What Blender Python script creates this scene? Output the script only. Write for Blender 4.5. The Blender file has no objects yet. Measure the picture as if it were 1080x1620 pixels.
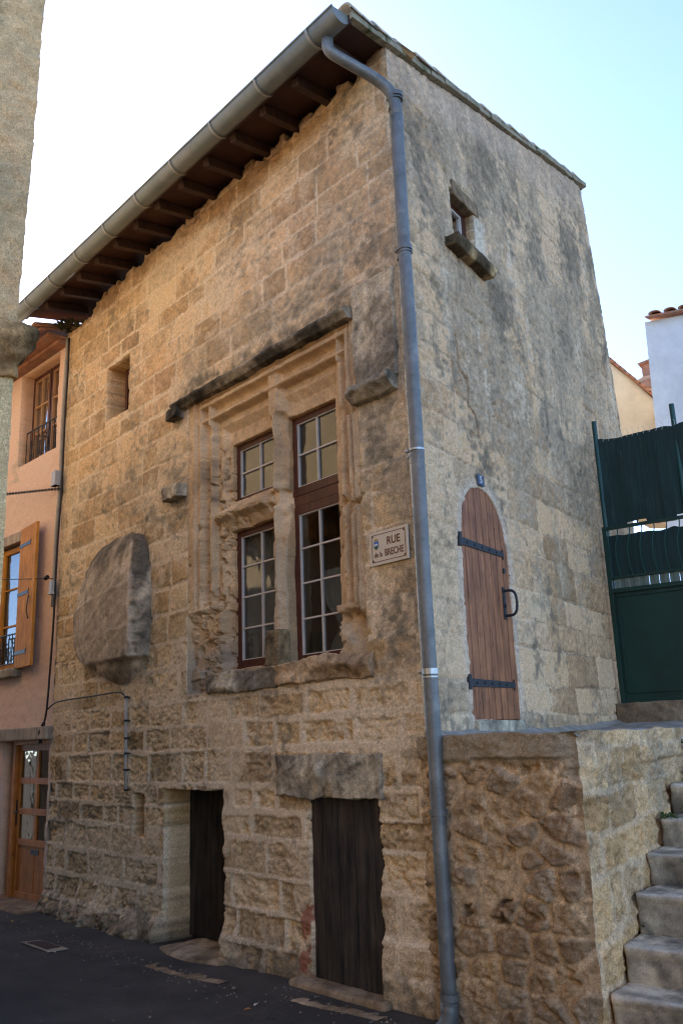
import bpy, bmesh, math, random
import numpy as np
from mathutils import Vector, Matrix
R = math.radians
random.seed(5)
SC = bpy.context.scene
COL = SC.collection

# ------------------------------------------------------------------ camera
FPX = 1400.0                      # focal length in pixels of the 1080x1620 photograph
PITCH, ROLL = R(14.29), R(-2.12)
A_L, A_R = R(41.74), R(33.77)     # bearings of the street front and of the side wall
CAM = np.array([0, 0, 1.65])
fw = np.array([0, math.cos(PITCH), math.sin(PITCH)])
_rt = np.array([1.0, 0, 0]); _up = np.array([0, -math.sin(PITCH), math.cos(PITCH)])
RT = math.cos(ROLL) * _rt + math.sin(ROLL) * _up
UP = -math.sin(ROLL) * _rt + math.cos(ROLL) * _up
cam_data = bpy.data.cameras.new('camera')
cam = bpy.data.objects.new('camera', cam_data); COL.objects.link(cam)
cam_data.sensor_fit = 'VERTICAL'; cam_data.sensor_height = 36.0
cam_data.lens = FPX / 1620 * 36.0
cam_data.clip_start = 0.05; cam_data.clip_end = 3000
cam.matrix_world = Matrix([[RT[0], UP[0], -fw[0], CAM[0]], [RT[1], UP[1], -fw[1], CAM[1]],
                           [RT[2], UP[2], -fw[2], CAM[2]], [0, 0, 0, 1]])
SC.camera = cam

# ------------------------------------------------------------------ sky, sun, exposure
SUN_EL, SUN_AZ = R(33), R(-15)      # azimuth measured from +Y towards +X
world = bpy.data.worlds.new('World'); SC.world = world; world.use_nodes = True
wn = world.node_tree.nodes; wl = world.node_tree.links
sky = wn.new('ShaderNodeTexSky'); sky.sky_type = 'NISHITA'; sky.sun_disc = False
sky.sun_elevation = SUN_EL; sky.sun_rotation = SUN_AZ
sky.air_density = 0.5; sky.dust_density = 0.15; sky.ozone_density = 1.5
bg = wn['Background']; bg.inputs['Strength'].default_value = 0.13
wl.new(sky.outputs['Color'], bg.inputs['Color'])
sd = bpy.data.lights.new('sun', 'SUN'); sd.energy = 5.0; sd.angle = R(0.5); sd.color = (1, .86, .66)
sun = bpy.data.objects.new('sun', sd); COL.objects.link(sun)
sdir = Vector((math.sin(SUN_AZ) * math.cos(SUN_EL), math.cos(SUN_AZ) * math.cos(SUN_EL), math.sin(SUN_EL)))
sun.rotation_euler = sdir.to_track_quat('Z', 'Y').to_euler()
sun.location = (0, 0, 30)
SC.view_settings.view_transform = 'Standard'; SC.view_settings.look = 'None'
SC.view_settings.gamma = 1; SC.view_settings.use_curve_mapping = False
SC.view_settings.exposure = 2.3
SC.cycles.max_bounces = 6; SC.cycles.diffuse_bounces = 4; SC.cycles.use_denoising = True; SC.cycles.denoising_prefilter = 'ACCURATE'; SC.cycles.filter_width = 1.2

# ------------------------------------------------------------------ rays, planes
def ray(x, y): return fw + RT * (x - 540) / FPX - UP * (y - 810) / FPX
def hit(x, y, P0, n):
    r = ray(x, y); return CAM + r * (((P0 - CAM) @ n) / (r @ n))
def W(x, y, Y): return hit(x, y, np.array([0, Y, 0.]), np.array([0, 1., 0]))
Zv = np.array([0, 0, 1.0])
class Plane:
    def __init__(s, O, d, n): s.O, s.d, s.n = np.array(O, float), np.array(d, float), np.array(n, float); s.flip = np.cross(s.d, Zv) @ s.n < 0
    def pt(s, u, z, o=0.0): return s.O + u * s.d + z * Zv + o * s.n
    def pts(s, A): A = np.asarray(A, float); return s.O + A[..., 0:1] * s.d + A[..., 1:2] * Zv + A[..., 2:3] * s.n
    def px(s, x, y, o=0.0):
        p = hit(x, y, s.O + s.n * o, s.n) - s.O; return p @ s.d, p[2]
K = hit(690, 1612, np.zeros(3), Zv)
dL = np.array([-math.sin(A_L), math.cos(A_L), 0]); nF = np.array([-math.cos(A_L), -math.sin(A_L), 0])
dR = np.array([math.sin(A_R), math.cos(A_R), 0]); nS = np.array([math.cos(A_R), -math.sin(A_R), 0])
CU = -0.045                                   # the corner sits here on the front's axis
FR = Plane(K, dL, nF)                         # street front
K2 = K + dL * CU
SD = Plane(K2, dR, nS)                        # side wall
GA = Plane(SD.pt(4.0, 0), nS, -dR)            # gate, square to the side wall
TU = -1.19
TK = K + dL * TU
TS = Plane(TK, dR, nS)                        # stair side of the terrace
_aP = A_L + R(3.0)
PK = K + dL * 5.62
PH = Plane(PK, [-math.sin(_aP), math.cos(_aP), 0], [-math.cos(_aP), -math.sin(_aP), 0])

# ------------------------------------------------------------------ noise
_rng = np.random.default_rng(11)
TAB = _rng.random((256, 256)) * 2 - 1
def vn(x, y, s=0):
    x = np.asarray(x, float) + s * 17.37; y = np.asarray(y, float) + s * 9.71
    xi = np.floor(x).astype(np.int64); yi = np.floor(y).astype(np.int64)
    fx = x - xi; fy = y - yi; fx = fx * fx * (3 - 2 * fx); fy = fy * fy * (3 - 2 * fy)
    xi &= 255; yi &= 255; x1 = (xi + 1) & 255; y1 = (yi + 1) & 255
    return (TAB[xi, yi] * (1 - fx) + TAB[x1, yi] * fx) * (1 - fy) + (TAB[xi, y1] * (1 - fx) + TAB[x1, y1] * fx) * fy
def fbm(x, y, o=4, s=0, g=.5):
    a = 1; t = 0; w = 0
    for i in range(o):
        t = t + a * vn(x * 2 ** i, y * 2 ** i, s + i * 3.1); w += a; a *= g
    return t / w
def n3(p, f, s=0):
    x, y, z = p[:, 0] * f, p[:, 1] * f, p[:, 2] * f
    return (vn(x + .6 * z, y + .3 * z, s) + vn(y + .5 * x, z, s + 5) + vn(z + .4 * y, x, s + 9)) * .6
def f3(p, f, s=0, o=5, g=.62):
    a = 1; t = 0; w = 0
    for i in range(o):
        t = t + a * n3(p, f * 2 ** i, s + i * 2.3); w += a; a *= g
    return t / w * 1.6
def sm(a, b, x): t = np.clip((x - a) / (b - a), 0, 1); return t * t * (3 - 2 * t)
def mix(a, b, t):
    t = np.asarray(t)[..., None]; return np.asarray(a) * (1 - t) + np.asarray(b) * t
def blob(U, Z, u, z, ru, rz, k=1.0): return k * np.exp(-(((U - u) / ru) ** 2 + ((Z - z) / rz) ** 2))
def segd(U, Z, pts):
    d = np.full(np.shape(U), 9.0)
    for (a, b), (c, e) in zip(pts[:-1], pts[1:]):
        vx, vy = c - a, e - b; t = np.clip(((U - a) * vx + (Z - b) * vy) / (vx * vx + vy * vy + 1e-9), 0, 1)
        d = np.minimum(d, np.hypot(U - a - t * vx, Z - b - t * vy))
    return d
def rect(U, Z, u0, u1, z0, z1):               # signed distance, positive outside
    qx = np.abs(U - (u0 + u1) / 2) - (u1 - u0) / 2; qy = np.abs(Z - (z0 + z1) / 2) - (z1 - z0) / 2
    return np.hypot(np.maximum(qx, 0), np.maximum(qy, 0)) + np.minimum(np.maximum(qx, qy), 0)

# ------------------------------------------------------------------ masonry patterns
class Courses:
    def __init__(s, seed, z0, z1, h, u0, u1, l):
        r = random.Random(seed); s.z = [z0]
        while s.z[-1] < z1: s.z.append(s.z[-1] + r.uniform(*h))
        s.rows = []; s.u0 = u0
        for _ in s.z:
            e = [u0 - r.uniform(0, l[1])]
            while e[-1] < u1: e.append(e[-1] + r.uniform(*l))
            s.rows.append(np.array(e))
        s.z = np.array(s.z); s.seed = seed
    def field(s, U, Z, rad=.02):
        i = np.clip(np.searchsorted(s.z, Z) - 1, 0, len(s.z) - 2)
        dz = np.minimum(Z - s.z[i], s.z[i + 1] - Z)
        du = np.zeros_like(U); bid = np.zeros(U.shape, int)
        for k in range(len(s.z) - 1):
            m = i == k
            if not m.any(): continue
            e = s.rows[k]; j = np.clip(np.searchsorted(e, U[m]) - 1, 0, len(e) - 2)
            du[m] = np.minimum(U[m] - e[j], e[j + 1] - U[m]); bid[m] = j + 41 * k
        a = np.maximum(rad - du, 0); b = np.maximum(rad - dz, 0)
        d = np.where((a > 0) & (b > 0), rad - np.hypot(a, b), np.minimum(du, dz))
        h = np.random.default_rng(s.seed).random((9000, 3)) * 2 - 1
        return d, h[np.clip(bid, 0, 8999)]
def worley(x, y, s=0, jit=.85):
    rg = np.random.default_rng(s + 100); T = rg.random((128, 128, 2)); H = rg.random((128, 128, 3)) * 2 - 1
    xi = np.floor(x).astype(int); yi = np.floor(y).astype(int)
    f1 = np.full(x.shape, 9.0); f2 = f1.copy(); idx = np.zeros(x.shape + (3,))
    for dx in (-1, 0, 1):
        for dy in (-1, 0, 1):
            cx, cy = xi + dx, yi + dy; t = T[cx & 127, cy & 127]
            px_ = cx + .5 + (t[..., 0] - .5) * jit; py_ = cy + .5 + (t[..., 1] - .5) * jit
            d = np.hypot(x - px_, y - py_); nr = d < f1
            f2 = np.where(nr, f1, np.minimum(f2, d)); idx[nr] = H[cx & 127, cy & 127][nr]; f1 = np.where(nr, d, f1)
    return f1, f2, idx

# ------------------------------------------------------------------ mesh + object helpers
def link(name, me, mats, parent=None):
    o = bpy.data.objects.new(name, me); COL.objects.link(o)
    for m in (mats if isinstance(mats, (list, tuple)) else [mats]): me.materials.append(m)
    if parent is not None:
        o.parent = parent
        L = Vector((0, 0, 0)); q = parent
        while q is not None: L += Vector(q.location); q = q.parent
        me.transform(Matrix.Translation(-L))
    return o
def base_origin(o):                          # a top-level mesh gets its origin at its base
    me = o.data; n = len(me.vertices)
    c = np.empty(n * 3); me.vertices.foreach_get('co', c); c = c.reshape(-1, 3)
    L = Vector(((c[:, 0].min() + c[:, 0].max()) / 2, (c[:, 1].min() + c[:, 1].max()) / 2, c[:, 2].min()))
    me.transform(Matrix.Translation(-L)); o.location = L
    return o
def tag(o, label=None, cat=None, group=None, kind=None):
    if label: o['label'] = label
    if cat: o['category'] = cat
    if group: o['group'] = group
    if kind: o['kind'] = kind
    return o
def thing(name, label, cat, loc, group=None):
    o = bpy.data.objects.new(name, None); COL.objects.link(o); o.location = Vector(tuple(float(v) for v in loc)); o.empty_display_size = .2
    return tag(o, label, cat, group)
def quads(name, V, F, col=None, smooth=True):
    me = bpy.data.meshes.new(name)
    V = np.ascontiguousarray(V, np.float32); F = np.ascontiguousarray(F, np.int32)
    me.vertices.add(len(V)); me.vertices.foreach_set('co', V.ravel())
    me.loops.add(F.size); me.loops.foreach_set('vertex_index', F.ravel())
    me.polygons.add(len(F)); me.polygons.foreach_set('loop_start', np.arange(0, F.size, 4, dtype=np.int32))
    me.polygons.foreach_set('loop_total', np.full(len(F), 4, np.int32))
    me.polygons.foreach_set('use_smooth', np.full(len(F), smooth))
    me.update(calc_edges=True); me.validate()
    if col is not None:
        a = me.color_attributes.new('Col', 'FLOAT_COLOR', 'POINT')
        c = np.ones((len(V), 4), np.float32); q = np.clip(np.asarray(col, float) * 1.27, 0, 9); q = q / np.maximum(q.max(1, keepdims=True) / .74, 1); c[:, :3] = q; a.data.foreach_set('color', c.ravel())
    return me
def wall(name, pl, u0, u1, z0, z1, step, solid, height, color, mat, parent=None, deep=.3, bend=None, open_bottom=True, lay=5):
    nu = int(round((u1 - u0) / step)) + 1; nz = int(round((z1 - z0) / step)) + 1
    U, Z = np.meshgrid(np.linspace(u0, u1, nu), np.linspace(z0, z1, nz))
    S = solid(U, Z)
    uc = (U[:-1, :-1] + U[1:, 1:]) / 2; zc = (Z[:-1, :-1] + Z[1:, 1:]) / 2
    keep = solid(uc, zc) > 0
    e = 1e-3
    gx = (solid(U + e, Z) - S) / e; gz = (solid(U, Z + e) - S) / e; g2 = np.maximum(gx ** 2 + gz ** 2, .3)
    near = (np.abs(S) < step * 1.3)
    cnt = np.zeros(U.shape, int)
    cnt[:-1, :-1] += keep; cnt[1:, :-1] += keep; cnt[:-1, 1:] += keep; cnt[1:, 1:] += keep
    bd = (cnt > 0) & (cnt < 4) & near
    U = np.where(bd, U - S * gx / g2, U); Z = np.where(bd, Z - S * gz / g2, Z)
    H = height(U, Z); C = color(U, Z, H)
    P = np.stack([U, Z, H], -1)
    idx = np.arange(U.size).reshape(U.shape)
    f = np.stack([idx[:-1, :-1], idx[:-1, 1:], idx[1:, 1:], idx[1:, :-1]], -1)[keep]
    V = pl.pts(P.reshape(-1, 3)); Cc = C.reshape(-1, 3)
    if bend is not None: V = bend(U.ravel(), Z.ravel(), H.ravel(), V)
    # boundary edges -> reveals
    E = np.concatenate([f[:, [0, 1]], f[:, [1, 2]], f[:, [2, 3]], f[:, [3, 0]]])
    key = np.minimum(E[:, 0], E[:, 1]).astype(np.int64) * U.size + np.maximum(E[:, 0], E[:, 1])
    uq, inv, ct = np.unique(key, return_inverse=True, return_counts=True)
    B = E[ct[inv] == 1]
    gi, gj = np.divmod(np.arange(U.size), U.shape[1]); onb = lambda q: (gj[q] == 0) | (gj[q] == U.shape[1] - 1) | (gi[q] == 0) | (gi[q] == U.shape[0] - 1)
    B = B[~(onb(B[:, 0]) & onb(B[:, 1]))]
    vs = np.unique(B); mp = np.full(U.size, -1); 
    Vs, Fs, Cs = [V], [f], [Cc]; prev = np.arange(U.size); n0 = len(V)
    dd = deep(U.ravel()[vs], Z.ravel()[vs]) if callable(deep) else np.full(len(vs), deep)
    for k in range(1, lay + 1):
        mp = np.full(U.size, -1); mp[vs] = n0 + np.arange(len(vs)); n0 += len(vs)
        t = k / lay
        PP = np.stack([U.ravel()[vs], Z.ravel()[vs], H.ravel()[vs] * (1 - t) - dd * t], -1)
        jx = fbm(PP[:, 0] * 9 + PP[:, 1] * 7, PP[:, 2] * 14 + PP[:, 1] * 3, 3, 4) * .012
        jz = fbm(PP[:, 0] * 8 + PP[:, 2] * 11, PP[:, 1] * 8, 3, 8) * .012
        ng = np.stack([gx.ravel()[vs], gz.ravel()[vs]], -1)
        PP[:, 0] -= np.abs(jx) * ng[:, 0] * min(t * 3, 1); PP[:, 1] -= np.abs(jz) * ng[:, 1] * min(t * 3, 1)
        Vs.append(pl.pts(PP)); Cs.append(Cc[vs] * np.array([.92, .82, .68]) * (1 + .2 * fbm(PP[:, 0] * 12 + PP[:, 2] * 9, PP[:, 1] * 12, 3, 2))[:, None])
        a, b = prev[B[:, 0]], prev[B[:, 1]]
        Fs.append(np.stack([b, a, mp[B[:, 0]], mp[B[:, 1]]], -1)); prev = mp
    V = np.concatenate(Vs); Fq = np.concatenate(Fs); Cc = np.concatenate(Cs)
    if pl.flip: Fq = Fq[:, ::-1]
    used = np.unique(Fq); rm = np.full(len(V), -1); rm[used] = np.arange(len(used))
    return link(name, quads(name, V[used], rm[Fq], Cc[used]), mat, parent)
def rbox(name, pl, u0, u1, z0, z1, o0, o1, step, amp, color, mat, parent=None, deform=None, f=9, seed=0, soft=.0, smooth=True):
    """closed block gridded on all six faces, then worn by noise"""
    L = (u1 - u0, z1 - z0, o1 - o0); N = [max(1, int(round(l / step))) for l in L]
    V = []; F = []; n = 0
    for ax in range(3):
        a, b = [i for i in range(3) if i != ax]
        for side in (0, 1):
            A, Bq = np.meshgrid(np.linspace(0, 1, N[a] + 1), np.linspace(0, 1, N[b] + 1))
            q = np.zeros(A.shape + (3,)); q[..., a] = A; q[..., b] = Bq; q[..., ax] = side
            V.append(q.reshape(-1, 3)); id_ = np.arange(A.size).reshape(A.shape) + n; n += A.size
            fq = np.stack([id_[:-1, :-1], id_[:-1, 1:], id_[1:, 1:], id_[1:, :-1]], -1).reshape(-1, 4)
            if (side == 0) ^ (ax == 1): fq = fq[:, ::-1]
            F.append(fq)
    V = np.concatenate(V); F = np.concatenate(F)
    k = np.round(V * 10000).astype(np.int64); k = k[:, 0] * 10 ** 10 + k[:, 1] * 10 ** 5 + k[:, 2]
    uq, first, inv = np.unique(k, return_index=True, return_inverse=True); V = V[first]; F = inv[F]
    if soft:
        c = (V - .5) * np.array(L); h = np.array(L) / 2 - soft; q = np.clip(c, -h, h); dv = c - q
        nn = np.linalg.norm(dv, axis=1, keepdims=True); c = q + dv / np.maximum(nn, 1e-9) * np.minimum(nn, soft)
        V = c / np.array(L) + .5
    P = V * np.array(L) + np.array([u0, z0, o0])
    if deform: P = deform(P)
    D = np.stack([f3(P, f, seed), f3(P, f, seed + 11), f3(P, f, seed + 21)], -1)
    P = P + D * amp
    c = color(P) if callable(color) else np.asarray(color) * (1 + .25 * n3(P, 8, 3) + .12 * n3(P, 30, 6))[:, None]
    if not pl.flip: F = F[:, ::-1]
    return link(name, quads(name, pl.pts(P), F, c, smooth), mat, parent)
class MB:
    def __init__(s): s.bm = bmesh.new()
    def hexa(s, P):
        v = [s.bm.verts.new(tuple(p)) for p in P]
        for q in ((0, 1, 2, 3), (7, 6, 5, 4), (0, 4, 5, 1), (1, 5, 6, 2), (2, 6, 7, 3), (3, 7, 4, 0)): s.bm.faces.new([v[i] for i in q])
        return s
    def box(s, pl, u0, u1, z0, z1, o0, o1):
        return s.hexa([pl.pt(u0, z0, o0), pl.pt(u1, z0, o0), pl.pt(u1, z1, o0), pl.pt(u0, z1, o0), pl.pt(u0, z0, o1), pl.pt(u1, z0, o1), pl.pt(u1, z1, o1), pl.pt(u0, z1, o1)])
    def bar(s, a, b, w, h, up=Zv):
        a, b = np.array(a, float), np.array(b, float); t = b - a; t /= np.linalg.norm(t)
        x = np.cross(t, up); x /= np.linalg.norm(x); y = np.cross(x, t)
        return s.hexa([a - x * w / 2 - y * h / 2, a + x * w / 2 - y * h / 2, a + x * w / 2 + y * h / 2, a - x * w / 2 + y * h / 2,
                       b - x * w / 2 - y * h / 2, b + x * w / 2 - y * h / 2, b + x * w / 2 + y * h / 2, b - x * w / 2 + y * h / 2])
    def prism(s, A, d):
        A = [np.array(p, float) for p in A]; n = len(A)
        v = [s.bm.verts.new(tuple(p)) for p in A]; w = [s.bm.verts.new(tuple(p + d)) for p in A]
        s.bm.faces.new(v); s.bm.faces.new(w[::-1])
        for i in range(n): s.bm.faces.new([v[i], w[i], w[(i + 1) % n], v[(i + 1) % n]])
        return s
    def tube(s, pts, r, n=12, cap=True, frac=1.0, start=0.0, up=None):
        pts = [np.array(p, float) for p in pts]; rings = []; x = None
        for i, p in enumerate(pts):
            t = pts[min(i + 1, len(pts) - 1)] - pts[max(i - 1, 0)]; t /= np.linalg.norm(t)
            if x is None:
                x = np.cross(t, up if up is not None else ([0, 0, 1.] if abs(t[2]) < .9 else [1., 0, 0]))
            x = x - t * (x @ t); x /= np.linalg.norm(x); y = np.cross(t, x)
            rr = r[i] if isinstance(r, (list, tuple)) else r
            m = n if frac == 1 else n + 1
            rings.append([s.bm.verts.new(tuple(p + rr * (math.cos(start + 2 * math.pi * frac * k / n) * x + math.sin(start + 2 * math.pi * frac * k / n) * y))) for k in range(m)])
        for a, b in zip(rings[:-1], rings[1:]):
            for k in range(n if frac == 1 else n):
                k2 = (k + 1) % len(a) if frac == 1 else k + 1
                s.bm.faces.new([a[k], a[k2], b[k2], b[k]])
        if cap and frac == 1: s.bm.faces.new(rings[0][::-1]); s.bm.faces.new(rings[-1])
        return s
    def build(s, name, mat, parent=None, bevel=0, smooth=False):
        bm = s.bm; bmesh.ops.recalc_face_normals(bm, faces=bm.faces)
        if bevel: bmesh.ops.bevel(bm, geom=[e for e in bm.edges if len(e.link_faces) == 2 and e.calc_face_angle(0) > .6], offset=bevel, segments=2, affect='EDGES', profile=.6)
        me = bpy.data.meshes.new(name); bm.to_mesh(me); bm.free()
        if smooth:
            for p in me.polygons: p.use_smooth = True
        return link(name, me, mat, parent)

# ------------------------------------------------------------------ materials
def nmat(name):
    m = bpy.data.materials.new(name); m.use_nodes = True; nt = m.node_tree
    b = nt.nodes['Principled BSDF']; return m, nt, b
def N(nt, t, **k):
    n = nt.nodes.new(t)
    for a, v in k.items():
        if a in n.inputs: n.inputs[a].default_value = v
        else: setattr(n, a, v)
    return n
def mixrgb(nt, a, b, fac, mode='MIX'):
    m = N(nt, 'ShaderNodeMix', data_type='RGBA', blend_type=mode); m.clamp_factor = True
    for s, v in ((6, a), (7, b)):
        if isinstance(v, bpy.types.NodeSocket): nt.links.new(v, m.inputs[s])
        else: m.inputs[s].default_value = (*v, 1)
    if isinstance(fac, bpy.types.NodeSocket): nt.links.new(fac, m.inputs[0])
    else: m.inputs[0].default_value = fac
    return m.outputs[2]
def ramp(nt, src, p):
    r = N(nt, 'ShaderNodeValToRGB'); e = r.color_ramp.elements
    e[0].position, e[0].color = p[0][0], (*[p[0][1]] * 3, 1); e[1].position, e[1].color = p[-1][0], (*[p[-1][1]] * 3, 1)
    for x, v in p[1:-1]: q = e.new(x); q.color = (v, v, v, 1)
    nt.links.new(src, r.inputs[0]); return r.outputs[0]
def wpos(nt, scale=(1, 1, 1)):
    g = N(nt, 'ShaderNodeNewGeometry'); mp = N(nt, 'ShaderNodeMapping'); mp.inputs['Scale'].default_value = scale
    nt.links.new(g.outputs['Position'], mp.inputs['Vector']); return mp.outputs[0]
def noise(nt, vec, sc, det=4, rough=.6):
    n = N(nt, 'ShaderNodeTexNoise', Scale=sc, Detail=det, Roughness=rough); nt.links.new(vec, n.inputs['Vector']); return n.outputs['Fac']
def bump(nt, b, src, st, dist):
    n = N(nt, 'ShaderNodeBump', Strength=st, Distance=dist); nt.links.new(src, n.inputs['Height']); nt.links.new(n.outputs[0], b.inputs['Normal']); return n
def stone_mat(name, grain=1.0, bmp=.5):
    m, nt, b = nmat(name); a = N(nt, 'ShaderNodeAttribute', attribute_name='Col'); v = wpos(nt)
    f1 = ramp(nt, noise(nt, v, 38, 6, .75), [(.32, .38), (.5, .95), (.70, 1.7)])
    f2 = ramp(nt, noise(nt, v, 150, 3, .7), [(.34, .42), (.66, 1.6)])
    gm_ = N(nt, 'ShaderNodeMath', operation='MULTIPLY'); nt.links.new(ramp(nt, noise(nt, v, 2.3, 4, .6), [(.38, .25), (.62, 1.0)]), gm_.inputs[0]); gm_.inputs[1].default_value = .5 * grain
    c = mixrgb(nt, a.outputs['Color'], f1, gm_.outputs[0], 'MULTIPLY'); c = mixrgb(nt, c, f2, .45 * grain, 'MULTIPLY')
    vo = N(nt, 'ShaderNodeTexVoronoi', Scale=46.0); nt.links.new(v, vo.inputs['Vector'])
    pit = ramp(nt, vo.outputs['Distance'], [(.0, .3), (.22, 1.0), (1.0, 1.0)])
    pm = ramp(nt, noise(nt, v, 6, 3), [(.44, 0.0), (.58, 1.0)])
    c2 = mixrgb(nt, c, pit, pm, 'MULTIPLY')
    c2 = mixrgb(nt, c2, ramp(nt, noise(nt, v, 85, 2, .5), [(.32, .3), (.42, .95), (.60, 1.0), (.70, 1.6)]), .5 * grain, 'MULTIPLY')
    nt.links.new(c2, b.inputs['Base Color']); b.inputs['Roughness'].default_value = .95; b.inputs['Specular IOR Level'].default_value = .15
    s = N(nt, 'ShaderNodeMath', operation='ADD'); nt.links.new(noise(nt, v, 60, 8, .75), s.inputs[0]); nt.links.new(noise(nt, v, 220, 2), s.inputs[1])
    bump(nt, b, s.outputs[0], bmp * .45, .012); return m
def paint(name, c, rough=.6, spec=.3, var=.15, metal=0, sc=9, bm_=0.0, c2=None, stretch=(1, 1, 1)):
    m, nt, b = nmat(name); v = wpos(nt, stretch)
    f = ramp(nt, noise(nt, v, sc, 6, .7), [(.3, 1 - var), (.7, 1 + var)])
    col = mixrgb(nt, tuple(c), f, 1, 'MULTIPLY')
    if c2: col = mixrgb(nt, col, tuple(c2), ramp(nt, noise(nt, v, sc * .6, 5, .7), [(.52, 0.), (.7, 1.)]))
    nt.links.new(col, b.inputs['Base Color']); b.inputs['Roughness'].default_value = rough
    b.inputs['Specular IOR Level'].default_value = spec; b.inputs['Metallic'].default_value = metal
    if bm_: bump(nt, b, noise(nt, v, sc * 6, 5, .7), bm_, .01)
    return m
def wood(name, c, dark, rough=.55, sc=1.0, knots=True, gr=60, spec=.3):
    m, nt, b = nmat(name); v = wpos(nt, (gr * sc, gr * sc, 2.2)); v2 = wpos(nt, (9, 9, 5))
    g = ramp(nt, noise(nt, v, 1, 6, .7), [(.35, 0.), (.65, 1.)])
    col = mixrgb(nt, tuple(c), tuple(dark), g)
    if knots:
        vo = N(nt, 'ShaderNodeTexVoronoi', Scale=1.0); nt.links.new(v2, vo.inputs['Vector'])
        col = mixrgb(nt, col, tuple(x * .35 for x in dark), ramp(nt, vo.outputs['Distance'], [(.03, .9), (.13, 0.)]))
    v3 = wpos(nt); col = mixrgb(nt, col, ramp(nt, noise(nt, v3, 5, 4), [(.3, .75), (.7, 1.2)]), 1, 'MULTIPLY')
    nt.links.new(col, b.inputs['Base Color']); b.inputs['Roughness'].default_value = rough; b.inputs['Specular IOR Level'].default_value = spec
    bump(nt, b, noise(nt, v, 1, 6, .7), .25, .004); return m
def glass(name, tint=(.75, .8, .8), refl=.16):
    m, nt, b = nmat(name); nt.nodes.remove(b); out = nt.nodes['Material Output']
    t = N(nt, 'ShaderNodeBsdfTransparent'); t.inputs[0].default_value = (*tint, 1)
    g = N(nt, 'ShaderNodeBsdfGlossy', Roughness=.02)
    v = wpos(nt); bp = N(nt, 'ShaderNodeBump', Strength=.12, Distance=.02); nt.links.new(noise(nt, v, 5, 2), bp.inputs['Height']); nt.links.new(bp.outputs[0], g.inputs['Normal'])
    fr = N(nt, 'ShaderNodeLayerWeight'); fr.inputs['Blend'].default_value = .5; pw = N(nt, 'ShaderNodeMath', operation='POWER'); nt.links.new(fr.outputs['Facing'], pw.inputs[0]); pw.inputs[1].default_value = 4.0; mx = N(nt, 'ShaderNodeMath', operation='MULTIPLY_ADD'); nt.links.new(pw.outputs[0], mx.inputs[0]); mx.inputs[1].default_value = .6; mx.inputs[2].default_value = refl
    ms = N(nt, 'ShaderNodeMixShader'); nt.links.new(mx.outputs[0], ms.inputs[0]); nt.links.new(t.outputs[0], ms.inputs[1]); nt.links.new(g.outputs[0], ms.inputs[2])
    nt.links.new(ms.outputs[0], out.inputs['Surface']); return m
def render_coat(name, c, rough=.95, grain=.5):
    m, nt, b = nmat(name); v = wpos(nt)
    f = ramp(nt, noise(nt, v, 2.2, 6, .7), [(.3, .82), (.7, 1.12)]); f2 = ramp(nt, noise(nt, v, 90, 3, .6), [(.3, .8), (.7, 1.15)])
    col = mixrgb(nt, mixrgb(nt, tuple(c), f, 1, 'MULTIPLY'), f2, .8, 'MULTIPLY')
    nt.links.new(col, b.inputs['Base Color']); b.inputs['Roughness'].default_value = rough; b.inputs['Specular IOR Level'].default_value = .1
    s = N(nt, 'ShaderNodeMath', operation='ADD'); nt.links.new(noise(nt, v, 45, 5, .7), s.inputs[0]); nt.links.new(noise(nt, v, 4, 4), s.inputs[1])
    bump(nt, b, s.outputs[0], grain, .02); return m

M = {}
M['stone'] = stone_mat('weathered_stone'); M['stone_soft'] = stone_mat('soft_stone', .6, .3)
M['zinc'] = paint('zinc', (.18, .205, .20), .5, .5, .18, .35, 3, .0, (.25, .265, .25))
M['zinc_light'] = paint('zinc_joint', (.30, .30, .27), .5, .4, .2, .3)
M['pipe'] = paint('zinc_pipe', (.15, .155, .15), .5, .5, .3, .35, 7, .12, (.25, .25, .23))
M['steel_band'] = paint('steel_band', (.45, .46, .45), .4, .5, .2, .8)
M['rafter'] = wood('dark_rafter', (.075, .04, .026), (.035, .018, .012), .8)
M['soffit'] = paint('brown_soffit', (.055, .024, .016), .75, .2, .25, 0, 5)
M['oakframe'] = wood('red_brown_joinery', (.10, .032, .02), (.055, .018, .012), .45, knots=False)
M['bar'] = paint('white_glazing_bar', (.55, .5, .44), .5, .3, .1)
M['bar_tan'] = paint('tan_glazing_bar', (.42, .24, .12), .5)
M['glass'] = glass('dark_window_glass', (.70, .73, .72), .10)
M['glass_sky'] = glass('sky_reflecting_glass', (.2, .22, .25), .55)
M['curtain'] = paint('net_curtain', (.42, .41, .38), .9, .1, .1)
M['door_red'] = wood('stained_plank', (.44, .175, .07), (.17, .06, .026), .55, gr=22)
M['iron'] = paint('forged_iron', (.025, .028, .032), .55, .5, .3, .3, 30, .1)
M['door_old'] = wood('old_black_plank', (.065, .048, .034), (.012, .010, .008), .85, knots=False, gr=22)
M['pine'] = wood('orange_pine', (.62, .29, .055), (.45, .18, .03), .7, spec=.1)
M['pine_door'] = wood('varnished_pine', (.52, .20, .045), (.33, .11, .022), .5, spec=.15)
M['grey_beam'] = wood('grey_beam', (.46, .37, .27), (.26, .20, .14), .85, gr=14)
M['pink'] = render_coat('pink_render', (.50, .30, .20))
M['cream'] = render_coat('cream_render', (.66, .56, .40), .95, .15)
M['white'] = render_coat('white_render', (.52, .55, .58), .95, .15)
M['tile'] = paint('terracotta_tile', (.32, .15, .09), .85, .2, .35, 0, 7, .2, (.20, .18, .14))
M['tile_pale'] = paint('lichened_tile', (.50, .41, .31), .9, .15, .35, 0, 9, .3, (.17, .18, .11))
M['plastic_cream'] = paint('cream_plastic', (.6, .5, .36), .5, .4, .08)
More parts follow.
